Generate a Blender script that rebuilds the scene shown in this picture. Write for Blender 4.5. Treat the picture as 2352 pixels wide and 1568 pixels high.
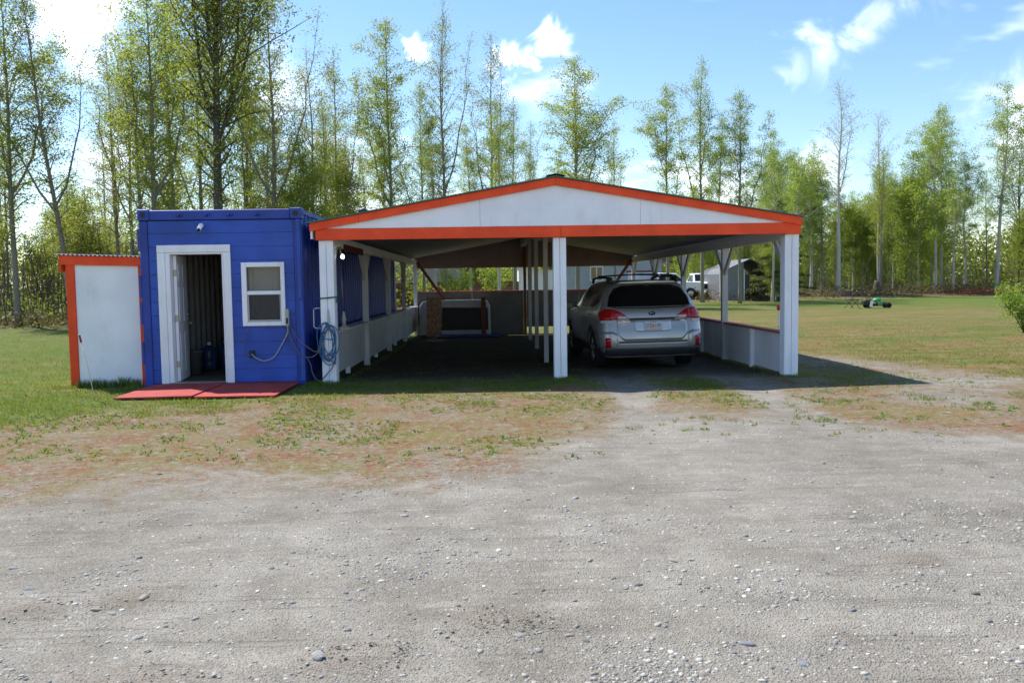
import bpy, bmesh, math, random
import numpy as np
from mathutils import Vector, Matrix, noise

for o in list(bpy.data.objects):
    bpy.data.objects.remove(o)
scene = bpy.context.scene
C = scene.collection
R = math.radians
rnd = random.Random(7)

# ------------------------------------------------------------------ camera
yaw, pitch, roll, eye = 0.0214, 0.0679, 0.0147, 1.4956
cam_data = bpy.data.cameras.new("camera")
cam = bpy.data.objects.new("camera", cam_data)
C.objects.link(cam)
r0 = Vector((math.cos(yaw), -math.sin(yaw), 0))
f0 = Vector((math.sin(yaw), math.cos(yaw), 0))
zz = Vector((0, 0, 1))
fw = f0 * math.cos(pitch) - zz * math.sin(pitch)
up = f0 * math.sin(pitch) + zz * math.cos(pitch)
rt = r0 * math.cos(roll) - up * math.sin(roll)
uu = r0 * math.sin(roll) + up * math.cos(roll)
cam.matrix_world = Matrix(((rt.x, uu.x, -fw.x, 0), (rt.y, uu.y, -fw.y, 0), (rt.z, uu.z, -fw.z, eye), (0, 0, 0, 1)))
cam_data.sensor_width = 36.0
cam_data.lens = 1973.4 / 2352 * 36
cam_data.clip_end = 2000
cam_data.dof.use_dof = True
cam_data.dof.focus_distance = 8.0
cam_data.dof.aperture_fstop = 5.0
scene.camera = cam

# ------------------------------------------------------------------ sky
SUN = Vector((-1.32, 1.12, 2.30)).normalized()
sun_el = math.asin(SUN.z)
sun_az = math.atan2(SUN.x, SUN.y)          # clockwise from +Y
world = bpy.data.worlds.new("World")
scene.world = world
world.use_nodes = True
wn = world.node_tree.nodes
wl = world.node_tree.links
wn.clear()
w_out = wn.new('ShaderNodeOutputWorld')
w_bg = wn.new('ShaderNodeBackground')
w_bg.inputs[1].default_value = 0.125
sky = wn.new('ShaderNodeTexSky')
sky.sky_type = 'NISHITA'
sky.sun_disc = False
sky.sun_elevation = sun_el
sky.sun_rotation = sun_az
sky.altitude = 100
sky.air_density = 1.0
sky.dust_density = 0.15
sky.ozone_density = 1.6
geo = wn.new('ShaderNodeTexCoord')
nrm = wn.new('ShaderNodeVectorMath'); nrm.operation = 'NORMALIZE'
wl.new(geo.outputs['Generated'], nrm.inputs[0])

def wmath(op, a, b=None, c=None, clamp=False):
    n = wn.new('ShaderNodeMath'); n.operation = op; n.use_clamp = clamp
    for i, v in enumerate((a, b, c)):
        if v is None: continue
        if isinstance(v, (int, float)): n.inputs[i].default_value = v
        else: wl.new(v, n.inputs[i])
    return n.outputs[0]

# clouds: broken fair-weather cloud over the whole dome, from noise on a flat
# cloud layer, denser towards the horizon, plus the larger clouds themselves
sep = wn.new('ShaderNodeSeparateXYZ'); wl.new(nrm.outputs[0], sep.inputs[0])
zc = wmath('MAXIMUM', sep.outputs[2], 0.03)
zc = wmath('ADD', zc, 0.12)
cx_ = wmath('DIVIDE', sep.outputs[0], zc); cy_ = wmath('DIVIDE', sep.outputs[1], zc)
comb = wn.new('ShaderNodeCombineXYZ'); wl.new(cx_, comb.inputs[0]); wl.new(cy_, comb.inputs[1]); comb.inputs[2].default_value = 3.3
n1 = wn.new('ShaderNodeTexNoise'); n1.inputs['Scale'].default_value = 1.1; n1.inputs['Detail'].default_value = 4
n1.inputs['Roughness'].default_value = 0.62; n1.inputs['Distortion'].default_value = 0.35
wl.new(comb.outputs[0], n1.inputs['Vector'])
n2 = wn.new('ShaderNodeTexNoise'); n2.inputs['Scale'].default_value = 15.0; n2.inputs['Detail'].default_value = 4
n2.inputs['Roughness'].default_value = 0.6; n2.inputs['Distortion'].default_value = 0.6
wl.new(nrm.outputs[0], n2.inputs['Vector'])
CLOUDS = []      # azimuth clockwise from +Y, elevation (degrees), sharpness, weight
for az, el, s, w in [(3.9, 15.7, 4200, .80), (1.9, 14.5, 5200, .75), (-4.2, 14.8, 6000, .75), (19.3, 13.2, 3000, .34), (21.6, 14.2, 1800, .36), (24.4, 15.2, 1800, .32), (27.0, 15.8, 2000, .24), (20.3, 6.6, 1300, .6), (14.5, 5.2, 600, .6), (32.0, 8.6, 600, .46), (-25.0, 17.0, 400, .85), (-22.0, 7.4, 600, .45), (-13.5, 12.5, 600, .45), (-9.0, 5.2, 700, .5)]:
    ce = math.cos(R(el))
    CLOUDS.append((Vector((math.sin(R(az)) * ce, math.cos(R(az)) * ce, math.sin(R(el)))), s, w))
wsub = wn.new('ShaderNodeVectorMath'); wsub.operation = 'SUBTRACT'; wl.new(n2.outputs['Color'], wsub.inputs[0]); wsub.inputs[1].default_value = (.5, .5, .5)
wmul = wn.new('ShaderNodeVectorMath'); wmul.operation = 'MULTIPLY_ADD'; wl.new(wsub.outputs[0], wmul.inputs[0]); wmul.inputs[1].default_value = (.16, .16, .10)
wl.new(nrm.outputs[0], wmul.inputs[2])
wnr = wn.new('ShaderNodeVectorMath'); wnr.operation = 'NORMALIZE'; wl.new(wmul.outputs[0], wnr.inputs[0])
blob = None
for d, s, w in CLOUDS:
    dt = wn.new('ShaderNodeVectorMath'); dt.operation = 'DOT_PRODUCT'
    wl.new(wnr.outputs[0], dt.inputs[0]); dt.inputs[1].default_value = d
    e = wmath('MULTIPLY', wmath('POWER', wmath('MAXIMUM', dt.outputs['Value'], 0.0), s), w)
    blob = e if blob is None else wmath('MAXIMUM', blob, e)
fine = wmath('SUBTRACT', n2.outputs['Fac'], 0.5)
shape = wmath('ADD', blob, wmath('MULTIPLY', wmath('MULTIPLY', fine, 2.2), blob))
mr = wn.new('ShaderNodeMapRange'); mr.interpolation_type = 'SMOOTHSTEP'
mr.inputs['From Min'].default_value = 0.12; mr.inputs['From Max'].default_value = 1.05; mr.inputs['To Max'].default_value = 0.9
wl.new(shape, mr.inputs['Value'])
mr2 = wn.new('ShaderNodeMapRange'); mr2.interpolation_type = 'SMOOTHSTEP'
mr2.inputs['From Min'].default_value = 0.53; mr2.inputs['From Max'].default_value = 0.85
mr2.inputs['To Max'].default_value = 0.8
wl.new(n1.outputs['Fac'], mr2.inputs['Value'])
cover = wmath('MAXIMUM', mr.outputs[0], mr2.outputs[0])
mix = wn.new('ShaderNodeMix'); mix.data_type = 'RGBA'
wl.new(cover, mix.inputs[0])
hs = wn.new('ShaderNodeHueSaturation'); hs.inputs['Saturation'].default_value = 1.12; hs.inputs['Value'].default_value = 1.0
wl.new(sky.outputs[0], hs.inputs['Color'])
wl.new(hs.outputs[0], mix.inputs[6])
mix.inputs[7].default_value = (17.0, 17.1, 17.6, 1)
wl.new(mix.outputs[2], w_bg.inputs[0])
wl.new(w_bg.outputs[0], w_out.inputs[0])

# ------------------------------------------------------------------ sun
sd = bpy.data.lights.new("sun", 'SUN')
sd.energy = 4.8
sd.angle = R(0.53)
sd.color = (1.0, 0.955, 0.88)
so = bpy.data.objects.new("sun", sd)
C.objects.link(so)
so.rotation_euler = (-SUN).to_track_quat('-Z', 'Y').to_euler()
so.location = (-20, 20, 40)

scene.view_settings.view_transform = 'Standard'
scene.view_settings.look = 'None'
scene.view_settings.gamma = 1.0
scene.view_settings.exposure = 0.7
scene.render.engine = 'CYCLES'
scene.cycles.max_bounces = 5
scene.cycles.adaptive_threshold = 0.02
scene.cycles.diffuse_bounces = 2
scene.cycles.glossy_bounces = 3
scene.cycles.transmission_bounces = 4
scene.cycles.transparent_max_bounces = 6

# ------------------------------------------------------------------ helpers
def nz(x, y, z=0.0, s=1.0):
    return noise.noise(Vector((x * s, y * s, z)))

class MB:
    def __init__(self): self.v = []; self.f = []; self.m = []
    def add(self, vs, fs, mi=0):
        b = len(self.v); self.v += [tuple(p) for p in vs]
        for q in fs: self.f.append(tuple(b + i for i in q)); self.m.append(mi)
        return self
    def box(self, x0, x1, y0, y1, z0, z1, mi=0):
        vs = [(x, y, z) for z in (z0, z1) for y in (y0, y1) for x in (x0, x1)]
        return self.add(vs, [(0, 2, 3, 1), (4, 5, 7, 6), (0, 1, 5, 4), (2, 6, 7, 3), (0, 4, 6, 2), (1, 3, 7, 5)], mi)
    def cbox(self, x0, x1, y0, y1, z0, z1, c=0.01, mi=0):
        """box with chamfered edges"""
        bm = bmesh.new()
        bmesh.ops.create_cube(bm, size=1)
        bmesh.ops.scale(bm, vec=(x1 - x0, y1 - y0, z1 - z0), verts=bm.verts)
        bmesh.ops.translate(bm, vec=((x0 + x1) / 2, (y0 + y1) / 2, (z0 + z1) / 2), verts=bm.verts)
        bmesh.ops.bevel(bm, geom=list(bm.edges), offset=c, segments=1, affect='EDGES')
        bm.verts.index_update()
        self.add([v.co[:] for v in bm.verts], [[v.index for v in f.verts] for f in bm.faces], mi)
        bm.free(); return self
    def beam(self, a, b, w, h, upv=(0, 0, 1), mi=0):
        """rectangular bar from a to b, w across, h along upv"""
        a = Vector(a); b = Vector(b); d = (b - a).normalized(); u = Vector(upv)
        s = d.cross(u).normalized(); u = s.cross(d).normalized()
        vs = []
        for p in (a, b):
            for i, j in ((-1, -1), (1, -1), (1, 1), (-1, 1)):
                vs.append(p + s * (i * w / 2) + u * (j * h / 2))
        return self.add(vs, [(0, 3, 2, 1), (4, 5, 6, 7), (0, 1, 5, 4), (1, 2, 6, 5), (2, 3, 7, 6), (3, 0, 4, 7)], mi)
    def prism(self, poly, y0, y1, mi=0):
        """polygon in x,z extruded along y"""
        n = len(poly)
        vs = [(x, y0, z) for x, z in poly] + [(x, y1, z) for x, z in poly]
        fs = [tuple(range(n)), tuple(range(2 * n - 1, n - 1, -1))]
        fs += [(i, i + n, (i + 1) % n + n, (i + 1) % n) for i in range(n)]
        return self.add(vs, fs, mi)
    def tube(self, pts, r, n=8, caps=True, mi=0):
        pts = [Vector(p) for p in pts]; k = len(pts)
        rs = r if hasattr(r, '__len__') else [r] * k
        vs = []; prev = None
        for i, p in enumerate(pts):
            t = (pts[min(i + 1, k - 1)] - pts[max(i - 1, 0)])
            t = t.normalized() if t.length > 1e-9 else Vector((0, 0, 1))
            if prev is None:
                a = Vector((1, 0, 0)) if abs(t.x) < .8 else Vector((0, 1, 0))
                s = t.cross(a).normalized()
            else:
                s = (prev - t * prev.dot(t)).normalized()
            prev = s; q = t.cross(s)
            for j in range(n):
                an = 2 * math.pi * j / n
                vs.append(p + (s * math.cos(an) + q * math.sin(an)) * rs[i])
        fs = [(i * n + j, i * n + (j + 1) % n, (i + 1) * n + (j + 1) % n, (i + 1) * n + j) for i in range(k - 1) for j in range(n)]
        if caps: fs += [tuple(range(n - 1, -1, -1)), tuple((k - 1) * n + j for j in range(n))]
        return self.add(vs, fs, mi)
    def lathe(self, prof, c=(0, 0, 0), n=16, ax='z', mi=0):
        vs = []
        for r, h in prof:
            for j in range(n):
                a = 2 * math.pi * j / n; p, q = r * math.cos(a), r * math.sin(a)
                if ax == 'z': vs.append((c[0] + p, c[1] + q, c[2] + h))
                elif ax == 'x': vs.append((c[0] + h, c[1] + p, c[2] + q))
                else: vs.append((c[0] + q, c[1] + h, c[2] + p))
        k = len(prof)
        fs = [(i * n + j, i * n + (j + 1) % n, (i + 1) * n + (j + 1) % n, (i + 1) * n + j) for i in range(k - 1) for j in range(n)]
        fs += [tuple(range(n - 1, -1, -1)), tuple((k - 1) * n + j for j in range(n))]
        return self.add(vs, fs, mi)
    def mesh(self, name, smooth=False):
        me = bpy.data.meshes.new(name)
        me.from_pydata(self.v, [], self.f)
        if any(self.m): me.polygons.foreach_set('material_index', self.m)
        if smooth: me.polygons.foreach_set('use_smooth', [True] * len(me.polygons))
        me.update()
        return me

def arr_mesh(name, verts, faces):
    """fast mesh from numpy arrays, all faces with the same corner count"""
    me = bpy.data.meshes.new(name)
    n, k = faces.shape
    me.vertices.add(len(verts)); me.vertices.foreach_set('co', np.asarray(verts, np.float32).ravel())
    me.loops.add(n * k); me.loops.foreach_set('vertex_index', faces.astype(np.int32).ravel())
    me.polygons.add(n); me.polygons.foreach_set('loop_start', np.arange(0, n * k, k, dtype=np.int32))
    me.update(calc_edges=True)
    return me

def props(o, label=None, cat=None, group=None, kind=None):
    if label: o['label'] = label
    if cat: o['category'] = cat
    if group: o['group'] = group
    if kind: o['kind'] = kind
    return o

def thing(name, label, cat, loc=(0, 0, 0), group=None, local=False, rotz=0.0):
    o = bpy.data.objects.new(name, None)
    C.objects.link(o)
    o.empty_display_size = 0.2
    o.location = loc
    o.rotation_euler = (0, 0, rotz)
    o['_local'] = local
    return props(o, label, cat, group)

def part(name, mb, m, parent=None, smooth=False, label=None, kind=None, bevel=0.0):
    me = mb.mesh(name, smooth) if isinstance(mb, MB) else mb
    o = bpy.data.objects.new(name, me)
    C.objects.link(o)
    if m is not None and not me.materials:
        for q in (m if isinstance(m, (list, tuple)) else [m]): me.materials.append(q)
    if parent is not None:
        o.parent = parent
        if parent.type == 'EMPTY' and not parent.get('_local'):
            o.matrix_parent_inverse = Matrix.Translation(-Vector(parent.location))
    if label: o['label'] = label
    if kind: o['kind'] = kind
    if bevel:
        b = o.modifiers.new('bevel', 'BEVEL'); b.width = bevel; b.segments = 2; b.limit_method = 'ANGLE'
    return o

def solo(name, mb, m, label, cat, group=None, kind=None, smooth=False, bevel=0.0):
    o = part(name, mb, m, None, smooth, bevel=bevel)
    return props(o, label, cat, group, kind)

def copy_tree(o, parent=None):
    c = o.copy(); C.objects.link(c)
    if parent is not None: c.parent = parent
    for ch in list(o.children): copy_tree(ch, c)
    return c

def text_mesh(s, size, depth=0.002, name='lettering'):
    cu = bpy.data.curves.new(name, 'FONT'); cu.body = s; cu.size = size; cu.extrude = depth
    cu.align_x = 'CENTER'; cu.align_y = 'CENTER'; cu.resolution_u = 2
    o = bpy.data.objects.new(name, cu); C.objects.link(o)
    dg = bpy.context.evaluated_depsgraph_get()
    me = bpy.data.meshes.new_from_object(o.evaluated_get(dg))
    bpy.data.objects.remove(o); bpy.data.curves.remove(cu)
    return me

# ------------------------------------------------------------------ materials
class N:
    """small node-graph writer"""
    def __init__(s, name):
        s.mat = bpy.data.materials.new(name); s.mat.use_nodes = True
        s.t = s.mat.node_tree; s.n = s.t.nodes; s.l = s.t.links; s.n.clear()
        s.out = s.n.new('ShaderNodeOutputMaterial')
        s.b = s.n.new('ShaderNodeBsdfPrincipled')
        s.l.new(s.b.outputs[0], s.out.inputs[0])
        s.tc = s.n.new('ShaderNodeTexCoord')
    def put(s, sock, v):
        if isinstance(v, (int, float)): sock.default_value = v
        elif isinstance(v, (tuple, list)):
            sock.default_value = tuple(v) + ((1,) if len(v) == 3 and len(sock.default_value) == 4 else ())
        else: s.l.new(v, sock)
    def noise(s, scale, detail=4, rough=.55, vec=None, stretch=None, dist=0.0, fac=True, rot=0.0):
        n = s.n.new('ShaderNodeTexNoise'); n.inputs['Scale'].default_value = scale
        n.inputs['Detail'].default_value = detail; n.inputs['Roughness'].default_value = rough; n.inputs['Distortion'].default_value = dist
        v = vec or s.tc.outputs['Object']
        if stretch:
            mp = s.n.new('ShaderNodeMapping'); mp.inputs['Scale'].default_value = stretch; mp.inputs['Rotation'].default_value = (0, 0, rot)
            s.l.new(v, mp.inputs[0]); v = mp.outputs[0]
        s.l.new(v, n.inputs['Vector'])
        return n.outputs['Fac'] if fac else n.outputs['Color']
    def voro(s, scale, feature='F1', out='Distance', rand=1.0):
        n = s.n.new('ShaderNodeTexVoronoi'); n.feature = feature; n.inputs['Scale'].default_value = scale
        n.inputs['Randomness'].default_value = rand
        s.l.new(s.tc.outputs['Object'], n.inputs['Vector']); return n.outputs[out]
    def rng(s, v, a, b, c=0.0, d=1.0, smooth=True):
        n = s.n.new('ShaderNodeMapRange'); n.interpolation_type = 'SMOOTHSTEP' if smooth else 'LINEAR'
        for i, q in zip(('From Min', 'From Max', 'To Min', 'To Max'), (a, b, c, d)): n.inputs[i].default_value = q
        s.put(n.inputs['Value'], v); return n.outputs[0]
    def mix(s, f, a, b, mode='MIX'):
        n = s.n.new('ShaderNodeMix'); n.data_type = 'RGBA'; n.blend_type = mode
        s.put(n.inputs[0], f); s.put(n.inputs[6], a); s.put(n.inputs[7], b); return n.outputs[2]
    def math(s, op, a, b=0.0, clamp=False):
        n = s.n.new('ShaderNodeMath'); n.operation = op; n.use_clamp = clamp
        s.put(n.inputs[0], a); s.put(n.inputs[1], b); return n.outputs[0]
    def attr(s, name):
        n = s.n.new('ShaderNodeAttribute'); n.attribute_name = name; return n.outputs['Fac']
    def island(s):
        return s.n.new('ShaderNodeNewGeometry').outputs['Random Per Island']
    def objrand(s):
        return s.n.new('ShaderNodeObjectInfo').outputs['Random']
    def ramp(s, v, stops):
        n = s.n.new('ShaderNodeValToRGB'); s.put(n.inputs[0], v); e = n.color_ramp.elements
        while len(e) < len(stops): e.new(.5)
        for q, (p, c) in zip(e, stops): q.position = p; q.color = (*c, 1)
        return n.outputs[0]
    def bump(s, h, strength=.3, dist=.01, prev=None):
        n = s.n.new('ShaderNodeBump'); n.inputs['Strength'].default_value = strength; n.inputs['Distance'].default_value = dist
        s.put(n.inputs['Height'], h)
        if prev is not None: s.l.new(prev, n.inputs['Normal'])
        s.l.new(n.outputs[0], s.b.inputs['Normal']); return n.outputs[0]
    def set(s, **k):
        for a, v in k.items():
            s.put(s.b.inputs[a.replace('_', ' ')], v)
        return s

def paint(name, col, rough=.55, var=.10, scale=3.0, dirt=.0, dirtcol=(.20, .17, .13), bump=.12, grain=None, spec=.35, metal=0.0):
    g = N(name)
    n = g.noise(scale, 5)
    c = g.mix(g.rng(n, .3, .7), tuple(x * (1 - var) for x in col), tuple(min(1, x * (1 + var)) for x in col))
    if grain:
        w = g.noise(1.0, 5, .65, stretch=grain)
        c = g.mix(g.rng(w, .35, .75, 0, .35), c, tuple(x * .72 for x in col))
        g.bump(w, bump * 1.5, .004)
    elif bump:
        g.bump(g.noise(90, 3), bump, .003)
    if dirt:
        d = g.noise(2.2, 5, .7, stretch=(1, 1, .28))
        c = g.mix(g.rng(d, .50, .80, 0, dirt), c, dirtcol)
        d2 = g.noise(38, 2, .5)
        c = g.mix(g.rng(d2, .70, .78, 0, dirt * .9), c, dirtcol)
    g.set(Base_Color=c, Roughness=rough, Metallic=metal); g.b.inputs['Specular IOR Level'].default_value = spec
    return g.mat

M = {}
M['white'] = paint('white_paint', (.85, .87, .94), .6, .05, 2, .34, (.46, .45, .43))
M['white_board'] = paint('white_painted_board', (.85, .87, .94), .55, .05, 2, .30, (.46, .45, .43), grain=(14, 14, .8))
M['white_grey'] = paint('shaded_white_panel', (.46, .46, .47), .7, .08, 2, .25)  # white paint darkened to carry the shade inside the carport
M['orange'] = paint('orange_paint', (.97, .085, .020), .6, .16, 3, .18, (.25, .05, .02), grain=(1.2, 16, 22))
M['orange_v'] = paint('orange_paint_upright', (.84, .075, .015), .6, .10, 3, .10, (.25, .05, .02), grain=(16, 16, 1))
M['blue'] = paint('blue_paint', (.030, .086, .43), .5, .22, 2.0, .35, (.05, .09, .28), grain=(1.0, 8, 16))
M['blue_steel'] = paint('blue_steel_paint', (.020, .052, .32), .42, .20, 1.6, .25, (.05, .05, .12))
M['red_ply'] = paint('red_painted_plywood', (.36, .045, .038), .8, .16, 4, .40, (.30, .14, .11), grain=(22, 1.4, 10))
M['red_cap'] = paint('red_painted_cap', (.46, .10, .10), .7, .10, 4, .2)
M['green_metal'] = paint('green_metal_roof', (.03, .15, .13), .4, .1, 2, .1, spec=.5)
M['dark_metal'] = paint('dark_metal', (.02, .02, .022), .5, .1, 3)
M['grey_metal'] = paint('grey_metal', (.33, .34, .35), .4, .08, 4, .1, metal=.6)
M['galv'] = paint('galvanised_metal', (.55, .57, .60), .35, .1, 5, .2, metal=.7)
M['white_inner'] = paint('shaded_white_post', (.55, .55, .57), .65, .06, 2, .25, grain=(14, 14, .8))  # same white, with the shade under the roof put into the colour
M['maroon'] = paint('dark_maroon_board', (.10, .012, .012), .7, .1)
M['shaded_ply'] = paint('shaded_back_plywood', (.14, .135, .125), .8, .1, 3, .2)  # shade on the back wall painted into the plywood colour
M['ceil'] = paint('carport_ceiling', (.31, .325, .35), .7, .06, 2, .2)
M['backply'] = paint('bare_plywood_tan', (.25, .195, .175), .8, .08, 3, .1, grain=(2, 10, 10))
M['brown_wood'] = paint('brown_stained_wood', (.15, .045, .02), .75, .15, 5, grain=(12, 12, 2))
M['inner_steel'] = paint('inner_container_paint', (.42, .41, .39), .6, .08, 3, .3)
M['floor_wood'] = paint('container_floor', (.12, .09, .065), .8, .15, 4, .2, grain=(12, 1, 10))
M['black_rubber'] = paint('black_rubber', (.018, .018, .019), .8, .1, 10)
M['black_plastic'] = paint('black_plastic', (.02, .02, .021), .5, .1, 10)
M['brass'] = paint('old_brass', (.42, .30, .13), .4, .1, 20, .2, metal=.7)
M['bluehose'] = paint('blue_hose', (.03, .12, .27), .45, .15, 12)
M['greycord'] = paint('grey_cord', (.13, .13, .15), .6, .1, 12)
M['beige_plastic'] = paint('beige_plastic', (.42, .40, .34), .5, .08, 12)
M['steel_box'] = paint('steel_hinge', (.36, .34, .29), .4, .1, 20, metal=.5)
M['rope'] = paint('green_rope', (.05, .14, .11), .9, .2, 60)

def glass(name, col=(.02, .022, .025), rough=.04, trans=0.0):
    g = N(name); g.set(Base_Color=col, Roughness=rough); g.b.inputs['Specular IOR Level'].default_value = .6
    if trans:
        t = g.n.new('ShaderNodeBsdfTransparent'); m = g.n.new('ShaderNodeMixShader'); m.inputs[0].default_value = trans
        g.l.new(g.b.outputs[0], m.inputs[1]); g.l.new(t.outputs[0], m.inputs[2]); g.l.new(m.outputs[0], g.out.inputs[0])
    return g.mat
M['glass'] = glass('window_glass', trans=.72)
M['screen'] = glass('window_screen', (.03, .03, .032), .5, trans=.35)
M['dark_glass'] = glass('tinted_glass', (.006, .006, .007), .05)
M['see_glass'] = glass('tinted_side_glass', (.01, .011, .012), .05, trans=.35)

def bark(name, base, dark, marks=.5, scale=1.0):
    g = N(name)
    n = g.noise(3.0 * scale, 6, .7, stretch=(4, 4, 14))
    n2 = g.noise(1.1, 4, .6)
    c = g.mix(g.rng(n, .56, .66, 0, marks), base, dark)
    c = g.mix(g.rng(n2, .45, .75, 0, .5), c, tuple(x * .6 for x in base))
    g.set(Base_Color=c, Roughness=.85); g.bump(n, .5, .02)
    return g.mat
M['birch_bark'] = bark('pale_birch_bark', (.50, .47, .43), (.06, .05, .045), .85)
M['aspen_bark'] = bark('grey_aspen_bark', (.22, .20, .165), (.05, .045, .04), .7)
M['dark_bark'] = bark('dark_poplar_bark', (.075, .065, .055), (.025, .022, .02), .7)

def leaf(name, a, b, c3=None, trans=.45):
    g = N(name)
    r = g.island(); o = g.objrand()
    col = g.mix(r, a, b)
    if c3: col = g.mix(g.rng(o, .35, 1.0, 0, .7), col, c3)
    g.set(Base_Color=col, Roughness=.6); g.b.inputs['Specular IOR Level'].default_value = .25
    t = g.n.new('ShaderNodeBsdfTranslucent'); g.l.new(g.mix(.55, col, (.56, .62, .08), 'MIX'), t.inputs[0])
    m = g.n.new('ShaderNodeMixShader'); m.inputs[0].default_value = trans
    g.l.new(g.b.outputs[0], m.inputs[1]); g.l.new(t.outputs[0], m.inputs[2]); g.l.new(m.outputs[0], g.out.inputs[0])
    return g.mat
M['leaf_green'] = leaf('birch_leaf', (.12, .19, .03), (.22, .285, .05), (.17, .22, .04), .55)
M['leaf_olive'] = leaf('poplar_leaf', (.13, .155, .03), (.22, .235, .042), (.15, .17, .032), .55)
M['leaf_bright'] = leaf('young_leaf', (.13, .23, .03), (.23, .33, .05), (.18, .28, .04), .55)
M['leaf_tan'] = leaf('budding_leaf', (.24, .19, .10), (.20, .22, .07), (.26, .19, .12), .4)
M['leaf_mass'] = leaf('far_foliage', (.065, .095, .02), (.13, .17, .035), None, .35)
M['needle'] = leaf('spruce_needle', (.02, .035, .012), (.045, .06, .018), None, .1)
M['dry'] = leaf('dry_brush', (.075, .05, .03), (.17, .12, .065), None, .12)
M['bush_leaf'] = leaf('shrub_leaf', (.11, .22, .03), (.22, .36, .05), None, .5)
M['grass'] = leaf('grass_blade', (.06, .115, .018), (.125, .18, .034), None, .35)
M['weed'] = leaf('weed_leaf', (.06, .12, .025), (.12, .19, .04), None, .35)

# ================================================================== GROUND
def sstep(a, b, x):
    t = np.clip((x - a) / (b - a), 0, 1); return t * t * (3 - 2 * t)
def ss1(a, b, x):
    t = min(1, max(0, (x - a) / (b - a))); return t * t * (3 - 2 * t)
YB = ([-14, -3.7, -.8, .8, 1.9, 3.2, 4.4, 6, 14], [5.8, 5.95, 6.1, 6.7, 8.1, 8.8, 8.0, 7.6, 7.6])
def seg_d(x, y, pts):
    d = 1e9
    for (ax, ay), (bx, by) in zip(pts[:-1], pts[1:]):
        vx, vy = bx - ax, by - ay
        t = max(0, min(1, ((x - ax) * vx + (y - ay) * vy) / (vx * vx + vy * vy)))
        d = min(d, math.hypot(x - ax - t * vx, y - ay - t * vy))
    return d
LANE_A = [(1.5, 7.6), (1.8, 11.5), (2.05, 14), (2.1, 20)]
LANE_B = [(3.2, 7.6), (3.72, 12.2), (3.65, 14), (3.6, 20)]
STRIP = [(5.6, 10.6), (6.9, 12.4), (6.5, 14.4), (5.6, 16.5), (5.4, 19)]
SCUFF = [(-.03, 3.72, .24, .030), (.12, 3.66, .12, .02), (-.62, 3.34, .22, .024), (-.45, 3.42, .1, .016), (-2.15, 3.95, .2, .024), (-1.4, 3.2, .3, .02), (-1.75, 4.1, .2, .015), (2.2, 4.4, .2, .012)]
def gh(x, y):
    """ground height"""
    inside = ss1(-3.3, -2.3, x) * (1 - ss1(4.7, 6.5, x))
    h = -inside * (.075 * ss1(13.2, 16.5, y) + .05 * ss1(17, 27, y)) * (1 - ss1(30, 36, y))
    if y < 20:
        h += .016 * nz(x, y, 3, .55) + .007 * nz(x, y, 9, 2.3) * (1 - ss1(9, 14, y))
        if y < 9:
            h += .0045 * nz(x, y, 5, 6.0) + .003 * nz(x * .4, y, 5, 11.0)
            for cx, cy, r, a in SCUFF:
                d = math.hypot(x - cx, (y - cy) * 1.5) / r
                if d < 2.2: h += a * math.exp(-d * d) * (.35 + 2.4 * abs(nz(x, y, 1, 17)))
        la = min(seg_d(x, y, LANE_A), seg_d(x, y, LANE_B))
        h -= .02 * math.exp(-(la / .25) ** 2) * ss1(7, 9, y)
        # shallow wheel scuffs across the apron
        r1 = y - (8.9 + .055 * x * x * .2 + .38 * x * .3 + .25 * math.sin(x * .9)) + .1
        if x < 1.2: h -= .022 * math.exp(-(r1 / .07) ** 2) * (0.5 + .5 * nz(x, 0, 2, 1.5))
    else:
        h += .05 * nz(x, y, 3, .12)
    # dug soil bank along the edge of the wood
    if x > 8 and y > 50:
        e = 60 + .42 * max(0, x - 17)
        h += .42 * math.exp(-((y - e) / 2.2) ** 2) * (.6 + .6 * nz(x, y, 8, .35))
    if x < -6 and y > 26:
        h += .25 * math.exp(-((y - 33.5) / 1.2) ** 2) * (.6 + .6 * nz(x, y, 8, .5)) 
    return h
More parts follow.
